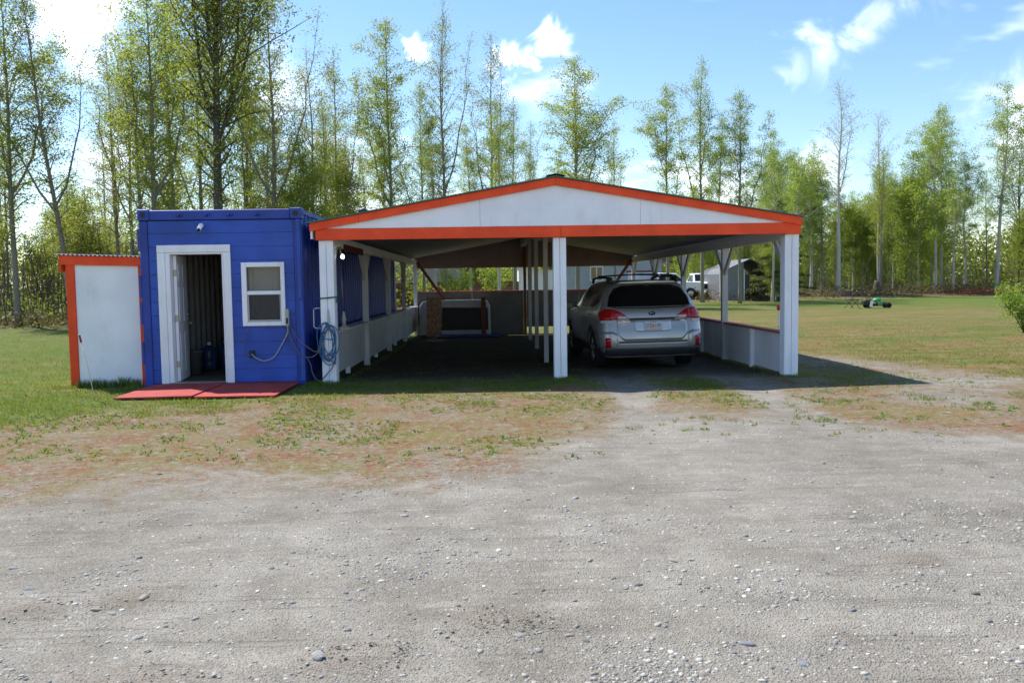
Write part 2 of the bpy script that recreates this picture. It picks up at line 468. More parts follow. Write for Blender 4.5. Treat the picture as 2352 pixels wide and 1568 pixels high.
def g_attr(x, y):
    """moss and grass tendencies, share of dead grass"""
    a = y - float(np.interp(x, *YB)) + .55 * nz(x, y, 4, .8) + 1.1 * nz(x, y, 14, .33) + .25 * nz(x, y, 6, 2.2)
    moss = ss1(-.9, 1.6, a)
    left = (1 - ss1(-2.4, -.4, x)) * ss1(8.3, 11.4, y + .25 * (-x - 5)) * (.68 + .32 * (1 - ss1(-5.8, -4.6, x)))
    mid = ss1(-3.5, -2, x) * (1 - ss1(3, 4.5, x)) * (.36 + .40 * ss1(11.3, 12.6, y)) * ss1(8.6, 11.5, y)
    right = ss1(3.8, 5.4, x) * (.30 + .55 * ss1(10, 14, y)) * ss1(8.4, 9.8, y)
    g = max(left, mid, right)
    g = max(g, .95 * math.exp(-((x - 3.0) / .42) ** 2 - ((y - 11.9) / 1.0) ** 2), .9 * math.exp(-((x - 1.0) / .7) ** 2 - ((y - 12.7) / .5) ** 2))
    la = min(seg_d(x, y, LANE_A) / .46, seg_d(x, y, LANE_B) / .44) if y < 21 else 9
    lane = .88 * math.exp(-la ** 2) if la < 3 else 0
    st = seg_d(x, y, STRIP) / 1.0 if y < 21 else 9
    strip = .66 * math.exp(-st ** 2) if st < 3 else 0
    bare = max(lane, strip)
    g *= (1 - bare); moss *= (1 - .85 * bare)
    if y > 16: g = max(g, ss1(15.5, 18, y) * (.8 if not (-2.5 < x < 4.6 and y < 28) else .35))
    if -2.6 < x < 4.7 and 12.6 < y < 27.6: g *= 1 - .72 * ss1(12.6, 14.0, y); 
    dead = .36 if x < -3 else .62
    if x > 5: dead = .84 - .12 * ss1(14, 24, y) - .56 * ss1(34, 54, y)
    soil_and_shade = ss1(12.4, 14.2, y) * (1 - ss1(27.2, 28.0, y)) * ss1(-2.9, -2.4, x) * (1 - ss1(4.3, 4.9, x))  # shade under the carport roof, put into the ground colour
    if x > 8 and y > 45:
        e = 60 + .42 * max(0, x - 17)
        wood = ss1(-4.0, -1.0, y - e + 1.6 * nz(x, y, 3, .3)); g *= 1 - .85 * wood; soil_and_shade = max(soil_and_shade, .62 * wood)
    if x < -4 and y > 28:
        wood = ss1(31.6, 33.6, y + 1.2 * nz(x, y, 3, .4)); g *= 1 - .8 * wood; soil_and_shade = max(soil_and_shade, .6 * wood)
    sc = 0.0
    if y < 5.5:
        for cx, cy, r, a_ in SCUFF:
            q = math.hypot(x - cx, (y - cy) * 1.5) / r
            if q < 2.4: sc = max(sc, math.exp(-q * q * .7))
    return moss, g, dead, soil_and_shade, sc

xs = np.unique(np.concatenate([np.arange(-8, 9.01, .085), 9 + np.cumsum(np.geomspace(.12, 40, 46)), -8 - np.cumsum(np.geomspace(.12, 40, 46))]))
ys = np.unique(np.concatenate([np.arange(-6, 2.4, .6), np.arange(2.4, 14.01, .075), 14 + np.cumsum(np.geomspace(.1, 42, 90))]))
vv = []; at = []
for y in ys:
    for x in xs:
        x_, y_ = float(x), float(y)
        vv.append((x_, y_, gh(x_, y_))); at.append(g_attr(x_, y_))
nx, ny = len(xs), len(ys)
idx = np.arange(nx * ny).reshape(ny, nx)
ff = np.stack([idx[:-1, :-1], idx[:-1, 1:], idx[1:, 1:], idx[1:, :-1]], -1).reshape(-1, 4)
gme = arr_mesh('ground', np.array(vv), ff)
gme.polygons.foreach_set('use_smooth', [True] * len(gme.polygons))
at = np.array(at, np.float32)
for i, nme in enumerate(('moss', 'lawn', 'dead', 'soil_and_shade', 'scuff')):
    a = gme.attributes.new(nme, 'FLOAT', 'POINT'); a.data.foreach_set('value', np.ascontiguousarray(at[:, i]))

def ground_material():
    g = N('ground_gravel_moss_and_turf')
    big = g.noise(.55, 3, .6); mid = g.noise(3.2, 4, .65); fin = g.noise(26, 3, .7); gr = g.noise(130, 1, .6)
    cell = g.voro(95, out='Color'); cd = g.voro(95)
    cell2 = g.voro(38, out='Color'); cd2 = g.voro(38)
    hsv = g.n.new('ShaderNodeSeparateColor'); g.l.new(cell, hsv.inputs[0])
    hsv2 = g.n.new('ShaderNodeSeparateColor'); g.l.new(cell2, hsv2.inputs[0])
    # gravel: grey silt with small stones of mixed greys
    stone = g.ramp(hsv.outputs[0], [(0, (.11, .108, .105)), (.35, (.23, .22, .20)), (.7, (.35, .33, .30)), (.9, (.41, .37, .315)), (1, (.60, .58, .54))])
    stone2 = g.ramp(hsv2.outputs[0], [(0, (.14, .145, .15)), (.4, (.28, .275, .265)), (.75, (.40, .39, .37)), (1, (.66, .65, .63))])
    silt = g.mix(g.rng(mid, .3, .7), (.285, .262, .224), (.205, .187, .158))
    dens = g.rng(big, .36, .62)
    grav = g.mix(g.math('MULTIPLY', g.rng(cd, .55, .25), g.math('ADD', g.math('MULTIPLY', dens, .65), .25)), silt, stone)
    grav = g.mix(g.math('MULTIPLY', g.rng(cd2, .36, .26), g.rng(hsv2.outputs[1], .72, .78)), grav, stone2)
    grav = g.mix(g.rng(gr, .3, .75, 0, .4), grav, (.31, .292, .26))
    soil_and_shade = g.noise(.9, 3, .6)  # here the brown patches in the gravel alone
    grav = g.mix(g.rng(soil_and_shade, .60, .78, 0, .55), grav, (.165, .135, .105))
    grav = g.mix(g.rng(g.noise(.45, 3, .6), .38, .64, 0, 1), grav, (.82, .81, .795), 'MULTIPLY')
    grav = g.mix(g.rng(g.noise(2.4, 4, .7), .44, .62, 0, .9), grav, (.86, .85, .84), 'MULTIPLY')
    clod = g.math('ADD', g.attr('scuff'), g.math('MULTIPLY', g.math('SUBTRACT', fin, .5), 1.6))
    grav = g.mix(g.rng(clod, .35, .9, 0, .5), grav, g.mix(g.rng(gr, .3, .7), (.15, .12, .095), (.22, .185, .15)))
    streak = g.noise(1.0, 4, .65, stretch=(.55, 9, 1), rot=-.22); streak2 = g.noise(1.3, 3, .65, stretch=(.5, 13, 1), rot=.35)
    patch = g.noise(.7, 2, .5)
    lines = g.math('MULTIPLY', g.math('MAXIMUM', g.rng(streak, .56, .66), g.math('MULTIPLY', g.rng(streak2, .58, .66), .8)), g.rng(patch, .42, .56))
    grav = g.mix(g.math('MULTIPLY', lines, .42), grav, (.14, .125, .105))
    grav = g.mix(g.rng(g.noise(1.6, 3, .7, stretch=(.8, 2.5, 1)), .56, .74, 0, .5), grav, (.36, .34, .302))
    # moss and bare dirt
    m1 = g.noise(1.5, 4, .7); m2 = g.noise(5.5, 3, .7); m3 = g.noise(.8, 3, .6)
    dirt = g.mix(g.rng(m2, .35, .65), (.235, .19, .135), (.17, .135, .09))
    rust = g.mix(g.rng(fin, .3, .7), (.225, .082, .028), (.15, .058, .024))
    oliv = g.mix(g.rng(fin, .3, .7), (.19, .155, .040), (.135, .12, .035))
    sp0 = g.noise(9, 3, .7)
    ms = g.mix(g.rng(g.math('ADD', m1, g.math('MULTIPLY', g.math('SUBTRACT', sp0, .5), 1.1)), .44, .62, 0, .75), dirt, rust)
    ms = g.mix(g.rng(g.math('SUBTRACT', m3, g.math('MULTIPLY', g.math('SUBTRACT', sp0, .5), 1.0)), .46, .62, 0, .72), ms, oliv)
    ms = g.mix(g.rng(m2, .52, .68, 0, .5), ms, (.27, .25, .225))
    ms = g.mix(g.math('MULTIPLY', g.rng(cd, .42, .2), g.rng(hsv.outputs[1], .55, .7, 0, .8)), ms, stone)
    ms = g.mix(g.rng(fin, .64, .75, 0, .4), ms, (.34, .31, .27))
    s1 = g.noise(10, 3, .65); s2 = g.noise(7.5, 3, .7)
    ms = g.mix(g.rng(s1, .57, .67, 0, .6), ms, (.17, .075, .028))
    ms = g.mix(g.rng(s2, .58, .68, 0, .7), ms, (.30, .285, .26))
    ms = g.mix(g.rng(s1, .44, .34, 0, .75), ms, (.115, .13, .035))
    ms = g.mix(g.rng(s2, .38, .30, 0, .6), ms, (.11, .085, .06))
    # turf
    t1 = g.noise(2.2, 4, .7); t2 = g.noise(.42, 4, .65, stretch=(.55, 1.5, 1)); t3 = g.noise(16, 3, .75)
    turf = g.mix(g.rng(t3, .3, .7), (.055, .10, .014), (.118, .155, .029))
    turf = g.mix(g.rng(t1, .4, .7, 0, .5), turf, (.125, .145, .036))
    deadc = g.mix(g.rng(t1, .35, .65), (.225, .17, .083), (.175, .10, .042))
    t4 = g.noise(1.1, 4, .7, stretch=(.45, 2.2, 1))
    dm = g.math('ADD', g.math('ADD', g.math('MULTIPLY', g.math('SUBTRACT', t2, .5), 2.2), g.math('MULTIPLY', g.math('SUBTRACT', t4, .5), 3.4)), g.math('ADD', g.math('MULTIPLY', g.math('SUBTRACT', t1, .5), .8), g.attr('dead')))
    turf = g.mix(g.rng(dm, .40, .95, 0, .92), turf, deadc)
    turf = g.mix(g.rng(g.noise(.9, 3, .7, stretch=(.5, 2.0, 1)), .58, .72, 0, .5), turf, (.24, .115, .042))
    # put together
    mm = g.math('ADD', g.attr('moss'), g.math('ADD', g.math('MULTIPLY', g.math('SUBTRACT', g.math('MULTIPLY', g.math('ADD', mid, big), .5), .5), 2.2), g.math('MULTIPLY', g.math('SUBTRACT', fin, .5), .8)))
    fm = g.rng(mm, .22, .85)
    gg = g.math('ADD', g.attr('lawn'), g.math('ADD', g.math('MULTIPLY', g.math('SUBTRACT', m2, .5), 1.2), g.math('MULTIPLY', g.math('SUBTRACT', t3, .5), .9)))
    fg = g.rng(gg, .42, .68)
    ms = g.mix(g.rng(g.noise(18, 2, .6), .52, .68, 0, .6), ms, (.62, .60, .55), 'MULTIPLY')
    col = g.mix(fm, grav, ms); col = g.mix(fg, col, turf)
    col = g.mix(g.math('MULTIPLY', g.attr('soil_and_shade'), .72), col, (.035, .032, .022))  # painted shade under the roof, dark soil at the wood edges
    g.set(Base_Color=col, Roughness=.92); g.b.inputs['Specular IOR Level'].default_value = .15
    hgt0 = g.math('ADD', g.math('MULTIPLY', g.rng(cd, .6, .1), .5), g.math('ADD', g.math('MULTIPLY', fin, .45), g.math('MULTIPLY', gr, .45)))
    hgt = g.math('SUBTRACT', hgt0, g.math('MULTIPLY', lines, .55))
    g.bump(hgt, .85, .012)
    return g.mat
M['ground'] = ground_material()
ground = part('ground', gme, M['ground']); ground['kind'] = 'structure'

# ---------------------------------------------------------------- pebbles
def stone_mesh_data(seed):
    bm = bmesh.new(); bmesh.ops.create_icosphere(bm, subdivisions=1, radius=1)
    rr = random.Random(seed)
    for v in bm.verts: v.co *= 1 + .22 * noise.noise(v.co * 1.3 + Vector((seed * 3.1, 0, 0)))
    V = np.array([v.co[:] for v in bm.verts]); F = np.array([[v.index for v in f.verts] for f in bm.faces]); bm.free()
    return V, F
base_st = [stone_mesh_data(i) for i in range(6)]
def scatter_stones(n, ymin, ymax, smin, smax, power, seed, accept):
    rr = random.Random(seed); Vs = []; Fs = []; b = 0; k = 0; tries = 0
    while k < n and tries < n * 12:
        tries += 1
        u = rr.random(); y = 1 / (1 / ymin + u * (1 / ymax - 1 / ymin)); x = rr.uniform(-.64, .66) * y + .03
        if not accept(x, y, rr): continue
        s = smin * (1 - rr.random() * (1 - (smin / smax) ** power)) ** (-1 / power)
        V, F = base_st[rr.randrange(6)]
        a = rr.uniform(0, 6.28); sc = np.array([s * rr.uniform(.8, 1.35), s * rr.uniform(.65, 1), s * rr.uniform(.3, .55)])
        W = V * sc; ca, sa = math.cos(a), math.sin(a)
        W = np.stack([W[:, 0] * ca - W[:, 1] * sa, W[:, 0] * sa + W[:, 1] * ca, W[:, 2]], 1)
        W += (x, y, gh(x, y) + sc[2] * .05)
        Vs.append(W); Fs.append(F + b); b += len(V); k += 1
    me = arr_mesh('gravel_stones', np.concatenate(Vs), np.concatenate(Fs))
    me.polygons.foreach_set('use_smooth', [True] * len(me.polygons))
    return me
def acc_gravel(x, y, rr):
    a = y - float(np.interp(x, *YB))
    p = 1 - ss1(-.4, 1.4, a) * .82
    if y > 11.5 and -2.6 < x < 4.7: p *= .3
    la = min(seg_d(x, y, LANE_A), seg_d(x, y, LANE_B), seg_d(x, y, STRIP) * .7)
    if a > 0 and la < .4: p = max(p, .7)
    if x < -5 and y > 10: p = 0
    p *= .12 + 1.0 * ss1(-.05, .45, nz(x, y, 6, .9) + .5 * nz(x, y, 2, 2.6))
    return rr.random() < p
def pebble_material(name):
    g = N(name); r = g.island()
    c = g.ramp(r, [(0, (.14, .14, .145)), (.25, (.23, .225, .215)), (.5, (.31, .295, .27)), (.72, (.40, .38, .345)), (.9, (.46, .415, .365)), (1, (.66, .65, .63))])
    c = g.mix(g.rng(g.noise(60, 4), .4, .7, 0, .35), c, (.30, .28, .25))
    g.set(Base_Color=c, Roughness=.85); g.bump(g.noise(120, 4), .3, .004)
    return g.mat
M['pebble'] = pebble_material('river_pebbles')
solo('gravel', scatter_stones(24000, 2.7, 13.5, .0034, .020, 2.5, 3, acc_gravel), M['pebble'], 'loose grey river gravel strewn over the drive', 'gravel', kind='stuff')

def clods():
    rr = random.Random(17); Vs = []; Fs = []; b = 0; k = 0
    while k < 420:
        cx, cy, r, a = SCUFF[rr.randrange(4)]
        x, y = cx + rr.gauss(0, r * .7), cy + rr.gauss(0, r * .42)
        if nz(x, y, 3, 9) < -.05: continue
        s = .0025 * (1 - rr.random() * .93) ** (-.45); V, F = base_st[rr.randrange(6)]
        W = V * [s * rr.uniform(.8, 1.3), s, s * rr.uniform(.7, 1)] + (x, y, gh(x, y) + s * .1)
        Vs.append(W); Fs.append(F + b); b += len(V); k += 1
    return arr_mesh('soil_clods', np.concatenate(Vs), np.concatenate(Fs))
gs = N('scuffed_soil'); gs.set(Base_Color=gs.mix(gs.island(), (.20, .175, .145), (.31, .28, .24)), Roughness=.95); gs.bump(gs.noise(90, 4), .5, .006)
solo('soil_clods', clods(), gs.mat, 'crumbly brown soil kicked up in the gravel', 'soil', kind='stuff')
# larger stones one can pick out
def stone_mat(name, c):
    g = N(name); n = g.noise(14, 5, .65)
    g.set(Base_Color=g.mix(g.rng(n, .3, .7), tuple(x * .8 for x in c), c), Roughness=.8); g.bump(g.noise(5, 5, .7), .6, .03); return g.mat
ST = {'pale grey': (.40, .39, .37), 'bluish grey': (.26, .275, .31), 'pinkish tan': (.43, .37, .325), 'dark grey': (.15, .153, .155)}
for k_ in list(ST): M['stone ' + k_] = stone_mat('stone_' + k_.replace(' ', '_'), ST[k_])
big_proto = []
for i in range(5):
    bm = bmesh.new(); bmesh.ops.create_icosphere(bm, subdivisions=2, radius=1)
    for v in bm.verts:
        v.co *= 1 + .45 * noise.noise(v.co * .9 + Vector((i * 7.7, 2, 1))) + .14 * noise.noise(v.co * 2.4 + Vector((i, 0, 0)))
    me = bpy.data.meshes.new('stone'); bm.to_mesh(me); bm.free()
    me.polygons.foreach_set('use_smooth', [True] * len(me.polygons)); big_proto.append(me)
kinds = list(ST)
big_meshes = {}
spots = [(-1.70, 4.07, .030, 2), (-1.55, 3.62, .028, 0), (-.72, 3.36, .034, 0), (-.60, 5.50, .034, 0), (-1.95, 5.4, .034, 0), (.50, 4.52, .028, 2), (1.02, 3.42, .032, 1), (1.18, 3.22, .028, 1), (.78, 3.16, .024, 2), (.95, 4.48, .034, 0),
         (-.02, 4.62, .026, 0), (.30, 3.54, .024, 2), (1.45, 4.9, .03, 0), (1.6, 3.75, .024, 1), (2.25, 4.2, .024, 0), (-2.6, 4.6, .03, 0), (-2.35, 4.28, .028, 1), (-1.2, 4.5, .02, 3), (-2.0, 4.75, .026, 1), (.55, 5.9, .028, 0)]
rs = random.Random(91)
while len(spots) < 46:
    y = 1 / (1 / 3.0 + rs.random() * (1 / 8.0 - 1 / 3.0)); spots.append((rs.uniform(-.58, .6) * y, y, rs.uniform(.016, .026), rs.choice([0, 0, 1, 2, 3])))
for i, (x, y, s, kk) in enumerate(spots):
    key = (i % 5, kk)
    if key not in big_meshes:
        me = big_proto[i % 5].copy(); me.materials.append(M['stone ' + kinds[kk]]); big_meshes[key] = me
    o = bpy.data.objects.new('stone', big_meshes[key]); C.objects.link(o)
    s *= .82
    o.location = (x, y, gh(x, y) - s * .03); o.scale = (s * rs.uniform(.9, 1.35), s * rs.uniform(.65, 1.0), s * rs.uniform(.38, .6)); o.rotation_euler = (rs.uniform(-.25, .25), rs.uniform(-.25, .25), rs.uniform(-1.5, 1.5))
    props(o, 'smooth %s stone lying loose on the gravel drive' % kinds[kk], 'stone', 'larger %s stones on the drive' % kinds[kk])

# ---------------------------------------------------------------- grass
def blades(pos, h, w, lean, rr):
    n = len(pos); pos = np.array(pos); h = np.array(h)
    a = rr.uniform(0, 2 * np.pi, n); b = rr.uniform(0, 2 * np.pi, n); l = h * rr.uniform(.1, lean, n)
    dx = np.stack([np.cos(a), np.sin(a), np.zeros(n)], 1) * (w * rr.uniform(.6, 1.3, n))[:, None]
    tip = pos + np.stack([np.cos(b) * l, np.sin(b) * l, h], 1)
    midp = pos + np.stack([np.cos(b) * l * .3, np.sin(b) * l * .3, h * .55], 1)
    V = np.stack([pos - dx, pos + dx, midp + dx * .7, tip, midp - dx * .7], 1).reshape(-1, 3)
    i = np.arange(n)[:, None] * 5
    return V, np.concatenate([i, i + 1, i + 2, i + 3, i + 4], 1)
nr = np.random.default_rng(5)
P = []; Hh = []
tries = 0
while len(P) < 85000 and tries < 900000:
    tries += 1
    y = 1 / (1 / 8.6 + nr.random() * (1 / 30.0 - 1 / 8.6)); x = nr.uniform(-.66, .68) * y
    if -5.3 < x < -2.84 and y > 12.3: continue
    if -6.6 < x < -5.2 and y > 13.25 and y < 20: continue
    if -5.1 < x < -2.8 and 11.5 < y < 12.5: continue
    m_, g_, d_, w_, s_ = g_attr(x, y)
    p = g_ + .75 * nz(x, y, 12, 1.6) + .5 * nz(x, y, 3, 5)
    if p < .42 or nr.random() > (p - .30) * 1.5: continue
    if nr.random() < .6 * d_ * (nz(x * .5, y * 1.4, 7, .8) > -.05): continue
    P.append((x, y, gh(x, y))); 
    hh = .020 + .030 * nr.random() ** 2
    if 12.0 < y < 13.6 and -2.9 < x < 5: hh *= 1.3
    Hh.append(hh)
V, F = blades(P, Hh, .0032, .9, nr)
solo('lawn_grass', arr_mesh('lawn_grass', V, F), M['grass'], 'short green grass growing in patches on the lawn', 'grass', kind='stuff')
# tall grass along the shed foot, container and posts
P = []; Hh = []
def clump(x0, x1, y0, y1, n, h0, h1):
    for i in range(n):
        x = nr.uniform(x0, x1); y = nr.uniform(y0, y1); f = .5 + .9 * max(0, nz(x, 0, 2, 5))
        P.append((x, y, gh(x, y))); Hh.append(nr.uniform(h0, h1) * f)
clump(-6.35, -5.42, 13.12, 13.26, 700, .10, .30)
clump(-6.75, -6.3, 13.0, 13.35, 260, .05, .14)
clump(-5.5, -5.25, 12.75, 13.05, 90, .06, .18)
clump(-2.85, -2.35, 12.75, 13.2, 420, .04, .13)
clump(.8, 1.3, 12.9, 13.15, 360, .03, .10)
clump(4.35, 4.9, 12.9, 13.2, 300, .03, .10)
clump(4.4, 4.62, 13.4, 27, 1500, .03, .10)
clump(-2.45, -2.3, 13.4, 27, 900, .03, .09)
clump(-1.0, -.6, 12.2, 12.6, 160, .03, .11)
V, F = blades(P, Hh, .0042, .6, nr)
solo('tall_grass', arr_mesh('tall_grass', V, F), M['weed'], 'longer uncut grass along the shed foot and carport posts', 'grass', kind='stuff')
# low weeds in the moss
Vs = []; Fs = []; b = 0
rw = np.random.default_rng(12); k = 0
while k < 3200:
    y = 1 / (1 / 7.2 + rw.random() * (1 / 13.0 - 1 / 7.2)); x = rw.uniform(-.62, .62) * y
    m_, g_, d_, w_, s_ = g_attr(x, y)
    dens = .6 * ss1(6.8, 10.5, y) * m_ * ss1(.0, .3, nz(x, y, 31, .7) + .2 * (x < -1) + .1) + .06 * m_
    if rw.random() > dens or nz(x, y, 22, 1.2) < -.05: continue
    if -5.2 < x < -2.7 and y > 11.4: continue
    k += 1; nl = rw.integers(5, 14); rad = rw.uniform(.010, .045)
    for j in range(nl):
        a = rw.uniform(0, 6.28); e = rw.uniform(.15, 1.0); L = rad * rw.uniform(.6, 1.2); w = L * rw.uniform(.14, .3)
        d = np.array([math.cos(a) * math.cos(e), math.sin(a) * math.cos(e), math.sin(e)]); s = np.array([-math.sin(a), math.cos(a), 0]) * w
        p0 = np.array([x + rw.normal(0, rad * .5), y + rw.normal(0, rad * .5), 0]); p0[2] = gh(p0[0], p0[1]) - .003
        Vs.append(np.array([p0, p0 + d * L * .55 + s, p0 + d * L, p0 + d * L * .55 - s])); Fs.append([b, b + 1, b + 2, b + 3]); b += 4
solo('weeds', arr_mesh('weeds', np.concatenate(Vs), np.array(Fs)), M['weed'], 'small green weeds sprouting from the rusty moss', 'weeds', kind='stuff')

# ================================================================== CARPORT
X0, HW, D, S = 1.04, 3.56, 13.27, 3.66
XL, XR, DB = X0 - HW, X0 + HW, 13.27 + 4 * 3.66
RX, RZ, EZ = .97, 3.013, 2.37            # ridge line, middle of the rake board
def rake(x):
    w = (RX + 2.74) if x < RX else (4.72 - RX)
    return RZ - abs(x - RX) / w * (RZ - EZ)
cp = thing('carport', 'long white open carport with orange trim and low gable roof', 'carport', (X0, 20, 0))
# posts
def front_post(x, w):
    y0, y1 = D - .105, D + .105
    top = 2.176
    o = part('post', MB().box(x - w / 2 + .012, x + w / 2 - .012, y0 + .012, y1 - .012, -.15, top - .01), M['white_board'], cp)
    # casing boards round the post, with a joint down the front
    for a, b in ((x - w / 2, x - .003), (x + .003, x + w / 2)):
        part('casing_board', MB().cbox(a, b, y0 - .012, y0 + .011, -.12 + rnd.uniform(0, .02), top - rnd.uniform(0, .004), .003), M['white_board'], o)
    for s in (-1, 1):
        xa = x + s * w / 2
        part('casing_board', MB().cbox(min(xa, xa - s * .011), max(xa, xa - s * .011), y0 + .0125, y1, -.12, top, .003), M['white_board'], o)
    return o
front_post(XL, .215); front_post(X0 - .01, .195); front_post(XR, .215)
for k in range(1, 5):
    y = D + k * S
    for x in (XL + .02, XR - .02):
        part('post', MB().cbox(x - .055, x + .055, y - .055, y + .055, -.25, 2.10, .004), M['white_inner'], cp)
    part('post', MB().cbox(X0 - .045, X0 + .045, y - .045, y + .045, -.25, 2.66, .004), M['brown_wood'] if k == 4 else M['white_grey'], cp)
# knee braces along the side beams
for k in range(0, 5):
    y = D + k * S
    for x in (XL + .02, XR - .02):
        for s in (-1, 1):
            if (k == 0 and s == -1) or (k == 4 and s == 1): continue
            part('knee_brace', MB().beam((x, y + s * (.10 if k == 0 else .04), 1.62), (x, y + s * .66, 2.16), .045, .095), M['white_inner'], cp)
# front boards
part('header_board', MB().cbox(-2.66, 1.044, 13.090, 13.150, 2.179, 2.350, .004), M['orange'], cp)
part('header_board', MB().cbox(1.049, 4.715, 13.090, 13.150, 2.181, 2.352, .004), M['orange'], cp)
def rake_board(xa, xb, y0, y1, h, off=0.0):
    pa, pb = rake(xa) + off, rake(xb) + off
    return MB().prism([(xa, pa - h / 2), (xb, pb - h / 2), (xb, pb + h / 2), (xa, pa + h / 2)], y0, y1)
part('rake_board', rake_board(-2.74, -2.002, 13.050, 13.088, .116), M['orange'], cp)
part('rake_board', rake_board(-1.998, RX - .002, 13.050, 13.088, .116), M['orange'], cp)
part('rake_board', rake_board(RX + .002, 4.72, 13.050, 13.088, .116), M['orange'], cp)
# gable: three painted sheets with joints
def gable_sheet(xa, xb, y0, y1, zb, m):
    pts = [(xa, zb), (xb, zb)]
    tops = [xb] + ([RX] if xa < RX < xb else []) + [xa]
    pts += [(x, max(zb + .002, rake(x) - .045)) for x in tops]
    part('gable_panel', MB().prism(pts, y0, y1), m, cp)
gable_sheet(-2.55, -.178, 13.108, 13.126, 2.353, M['white'])
gable_sheet(-.174, 2.258, 13.108, 13.126, 2.353, M['white'])
gable_sheet(2.262, 4.62, 13.108, 13.126, 2.353, M['white'])
# roof sheets with standing ribs, ridge cap
def roof_side(xe, y0, y1):
    z_ = lambda x: rake(x) + .064
    m = MB()
    ov = xe + (-.05 if xe < RX else .03)
    zo = z_(xe) - (.05 if xe < RX else .03) * (RZ - EZ) / 3.71
    m.prism([(RX, RZ + .064), (ov, zo), (ov, zo + .016), (RX, RZ + .080)], y0, y1)
    yy = y0 + .15
    while yy < y1 - .1:
        m.prism([(RX, RZ + .0802), (ov, zo + .0162), (ov, zo + .034), (RX, RZ + .098)], yy, yy + .035); yy += .3
    part('roof_sheet', m, M['green_metal'], cp)
roof_side(-2.74, 13.00, DB + .25); roof_side(4.72, 13.00, DB + .25)
part('ridge_cap', MB().prism([(RX - .14, RZ + .075), (RX, RZ + .100), (RX + .14, RZ + .075), (RX + .14, RZ + .084), (RX, RZ + .109), (RX - .14, RZ + .084)], 12.985, DB + .27), M['dark_metal'], cp)
part('vent_pipe', MB().tube([(-2.02, 14.2, 2.45), (-2.02, 14.2, 2.60), (-2.04, 14.2, 2.66), (-2.09, 14.2, 2.69), (-2.17, 14.2, 2.69)], .062, 14), M['dark_metal'], cp, True)
# eave boards, side beams, ridge beam
part('eave_board', MB().cbox(-2.735, -2.705, 13.09, DB + .2, 2.20, 2.33, .003), M['white_board'], cp)
part('eave_board', MB().cbox(4.690, 4.716, 13.152, DB + .2, 2.20, 2.35, .003), M['white_board'], cp)
part('side_beam', MB().cbox(XL - .03, XL + .07, 13.16, DB + .1, 2.102, 2.27, .004), M['white_board'], cp)
part('side_beam', MB().cbox(XR - .07, XR + .03, 13.16, DB + .1, 2.102, 2.27, .004), M['white_board'], cp)
part('ridge_beam', MB().cbox(RX - .05, RX + .09, 13.16, DB + .1, 2.662, 2.86, .004), M['ceil'], cp)
part('red_board', MB().cbox(XL + .072, XL + .095, 14.3, 16.3, 2.05, 2.17, .003), M['maroon'], cp)
# ceiling sheets
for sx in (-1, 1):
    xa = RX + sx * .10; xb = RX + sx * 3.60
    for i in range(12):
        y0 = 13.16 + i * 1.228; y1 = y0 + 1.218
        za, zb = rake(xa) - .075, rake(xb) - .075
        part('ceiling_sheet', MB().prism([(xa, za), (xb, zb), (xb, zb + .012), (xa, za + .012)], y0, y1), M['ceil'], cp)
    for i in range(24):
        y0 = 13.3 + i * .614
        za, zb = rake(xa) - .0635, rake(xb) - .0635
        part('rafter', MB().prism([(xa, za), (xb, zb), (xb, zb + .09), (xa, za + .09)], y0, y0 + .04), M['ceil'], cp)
# half walls
def half_wall(x, side, zb, zt, capw, capmat):
    for k in range(4):
        ya, yb = D + k * S + (.11 if k == 0 else .06), D + (k + 1) * S - .06
        ym = (ya + yb) / 2
        drop = gh(x, ym)
        for a, b in ((ya, ym - .004), (ym + .004, yb)):
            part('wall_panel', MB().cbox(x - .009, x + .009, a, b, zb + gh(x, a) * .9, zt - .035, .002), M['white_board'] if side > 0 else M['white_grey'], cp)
        part('stud', MB().cbox(x - .077, x - .007, ym - .045, ym + .045, gh(x, ym) - .1, zt - .035, .003), M['white_board'], cp)
        part('wall_cap', MB().cbox(x - capw / 2, x + capw / 2, ya, yb, zt - .034, zt, .004), capmat, cp)
half_wall(XR + .02, 1, .0, .665, .16, M['red_cap'])
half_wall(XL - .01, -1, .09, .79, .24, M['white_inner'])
# back wall, gable and braces
part('back_wall_panel', MB().cbox(XL + .08, XL + 1.84, DB - .02, DB, -.20, 1.225, .002), M['shaded_ply'], cp)
part('back_wall_panel', MB().cbox(XL + 1.85, X0 - .05, DB - .02, DB, -.20, 1.225, .002), M['shaded_ply'], cp)
part('back_wall_panel', MB().cbox(X0 + .05, X0 + 1.75, DB - .02, DB, .07, 1.225, .002), M['shaded_ply'], cp)
part('back_wall_panel', MB().cbox(X0 + 1.76, XR - .08, DB - .02, DB, .07, 1.225, .002), M['shaded_ply'], cp)
part('wall_cap', MB().cbox(XL + .08, XR - .08, DB - .08, DB + .06, 1.227, 1.262, .004), M['red_cap'], cp)
part('back_gable', MB().prism([(XL, 2.0), (XR, 2.0), (XR, rake(XR) + .055), (RX, RZ + .055), (XL, rake(XL) + .055)], DB + .06, DB + .08), M['backply'], cp)
part('diagonal_brace', MB().beam((XL + .10, DB - .12, 2.2), (XL + 1.05, DB - .12, .85), .045, .09, (1, 0, 1)), M['brown_wood'], cp)
part('diagonal_brace', MB().beam((XR - .10, DB - .12, 2.2), (XR - 1.05, DB - .12, .85), .045, .09, (-1, 0, 1)), M['brown_wood'], cp)
part('pipe_handle', MB().tube([(-2.62, 13.21, 1.155), (-2.72, 13.21, 1.155), (-2.748, 13.21, 1.13), (-2.748, 13.21, .875), (-2.72, 13.21, .848), (-2.62, 13.21, .848)], .011, 8), M['galv'], cp, True)

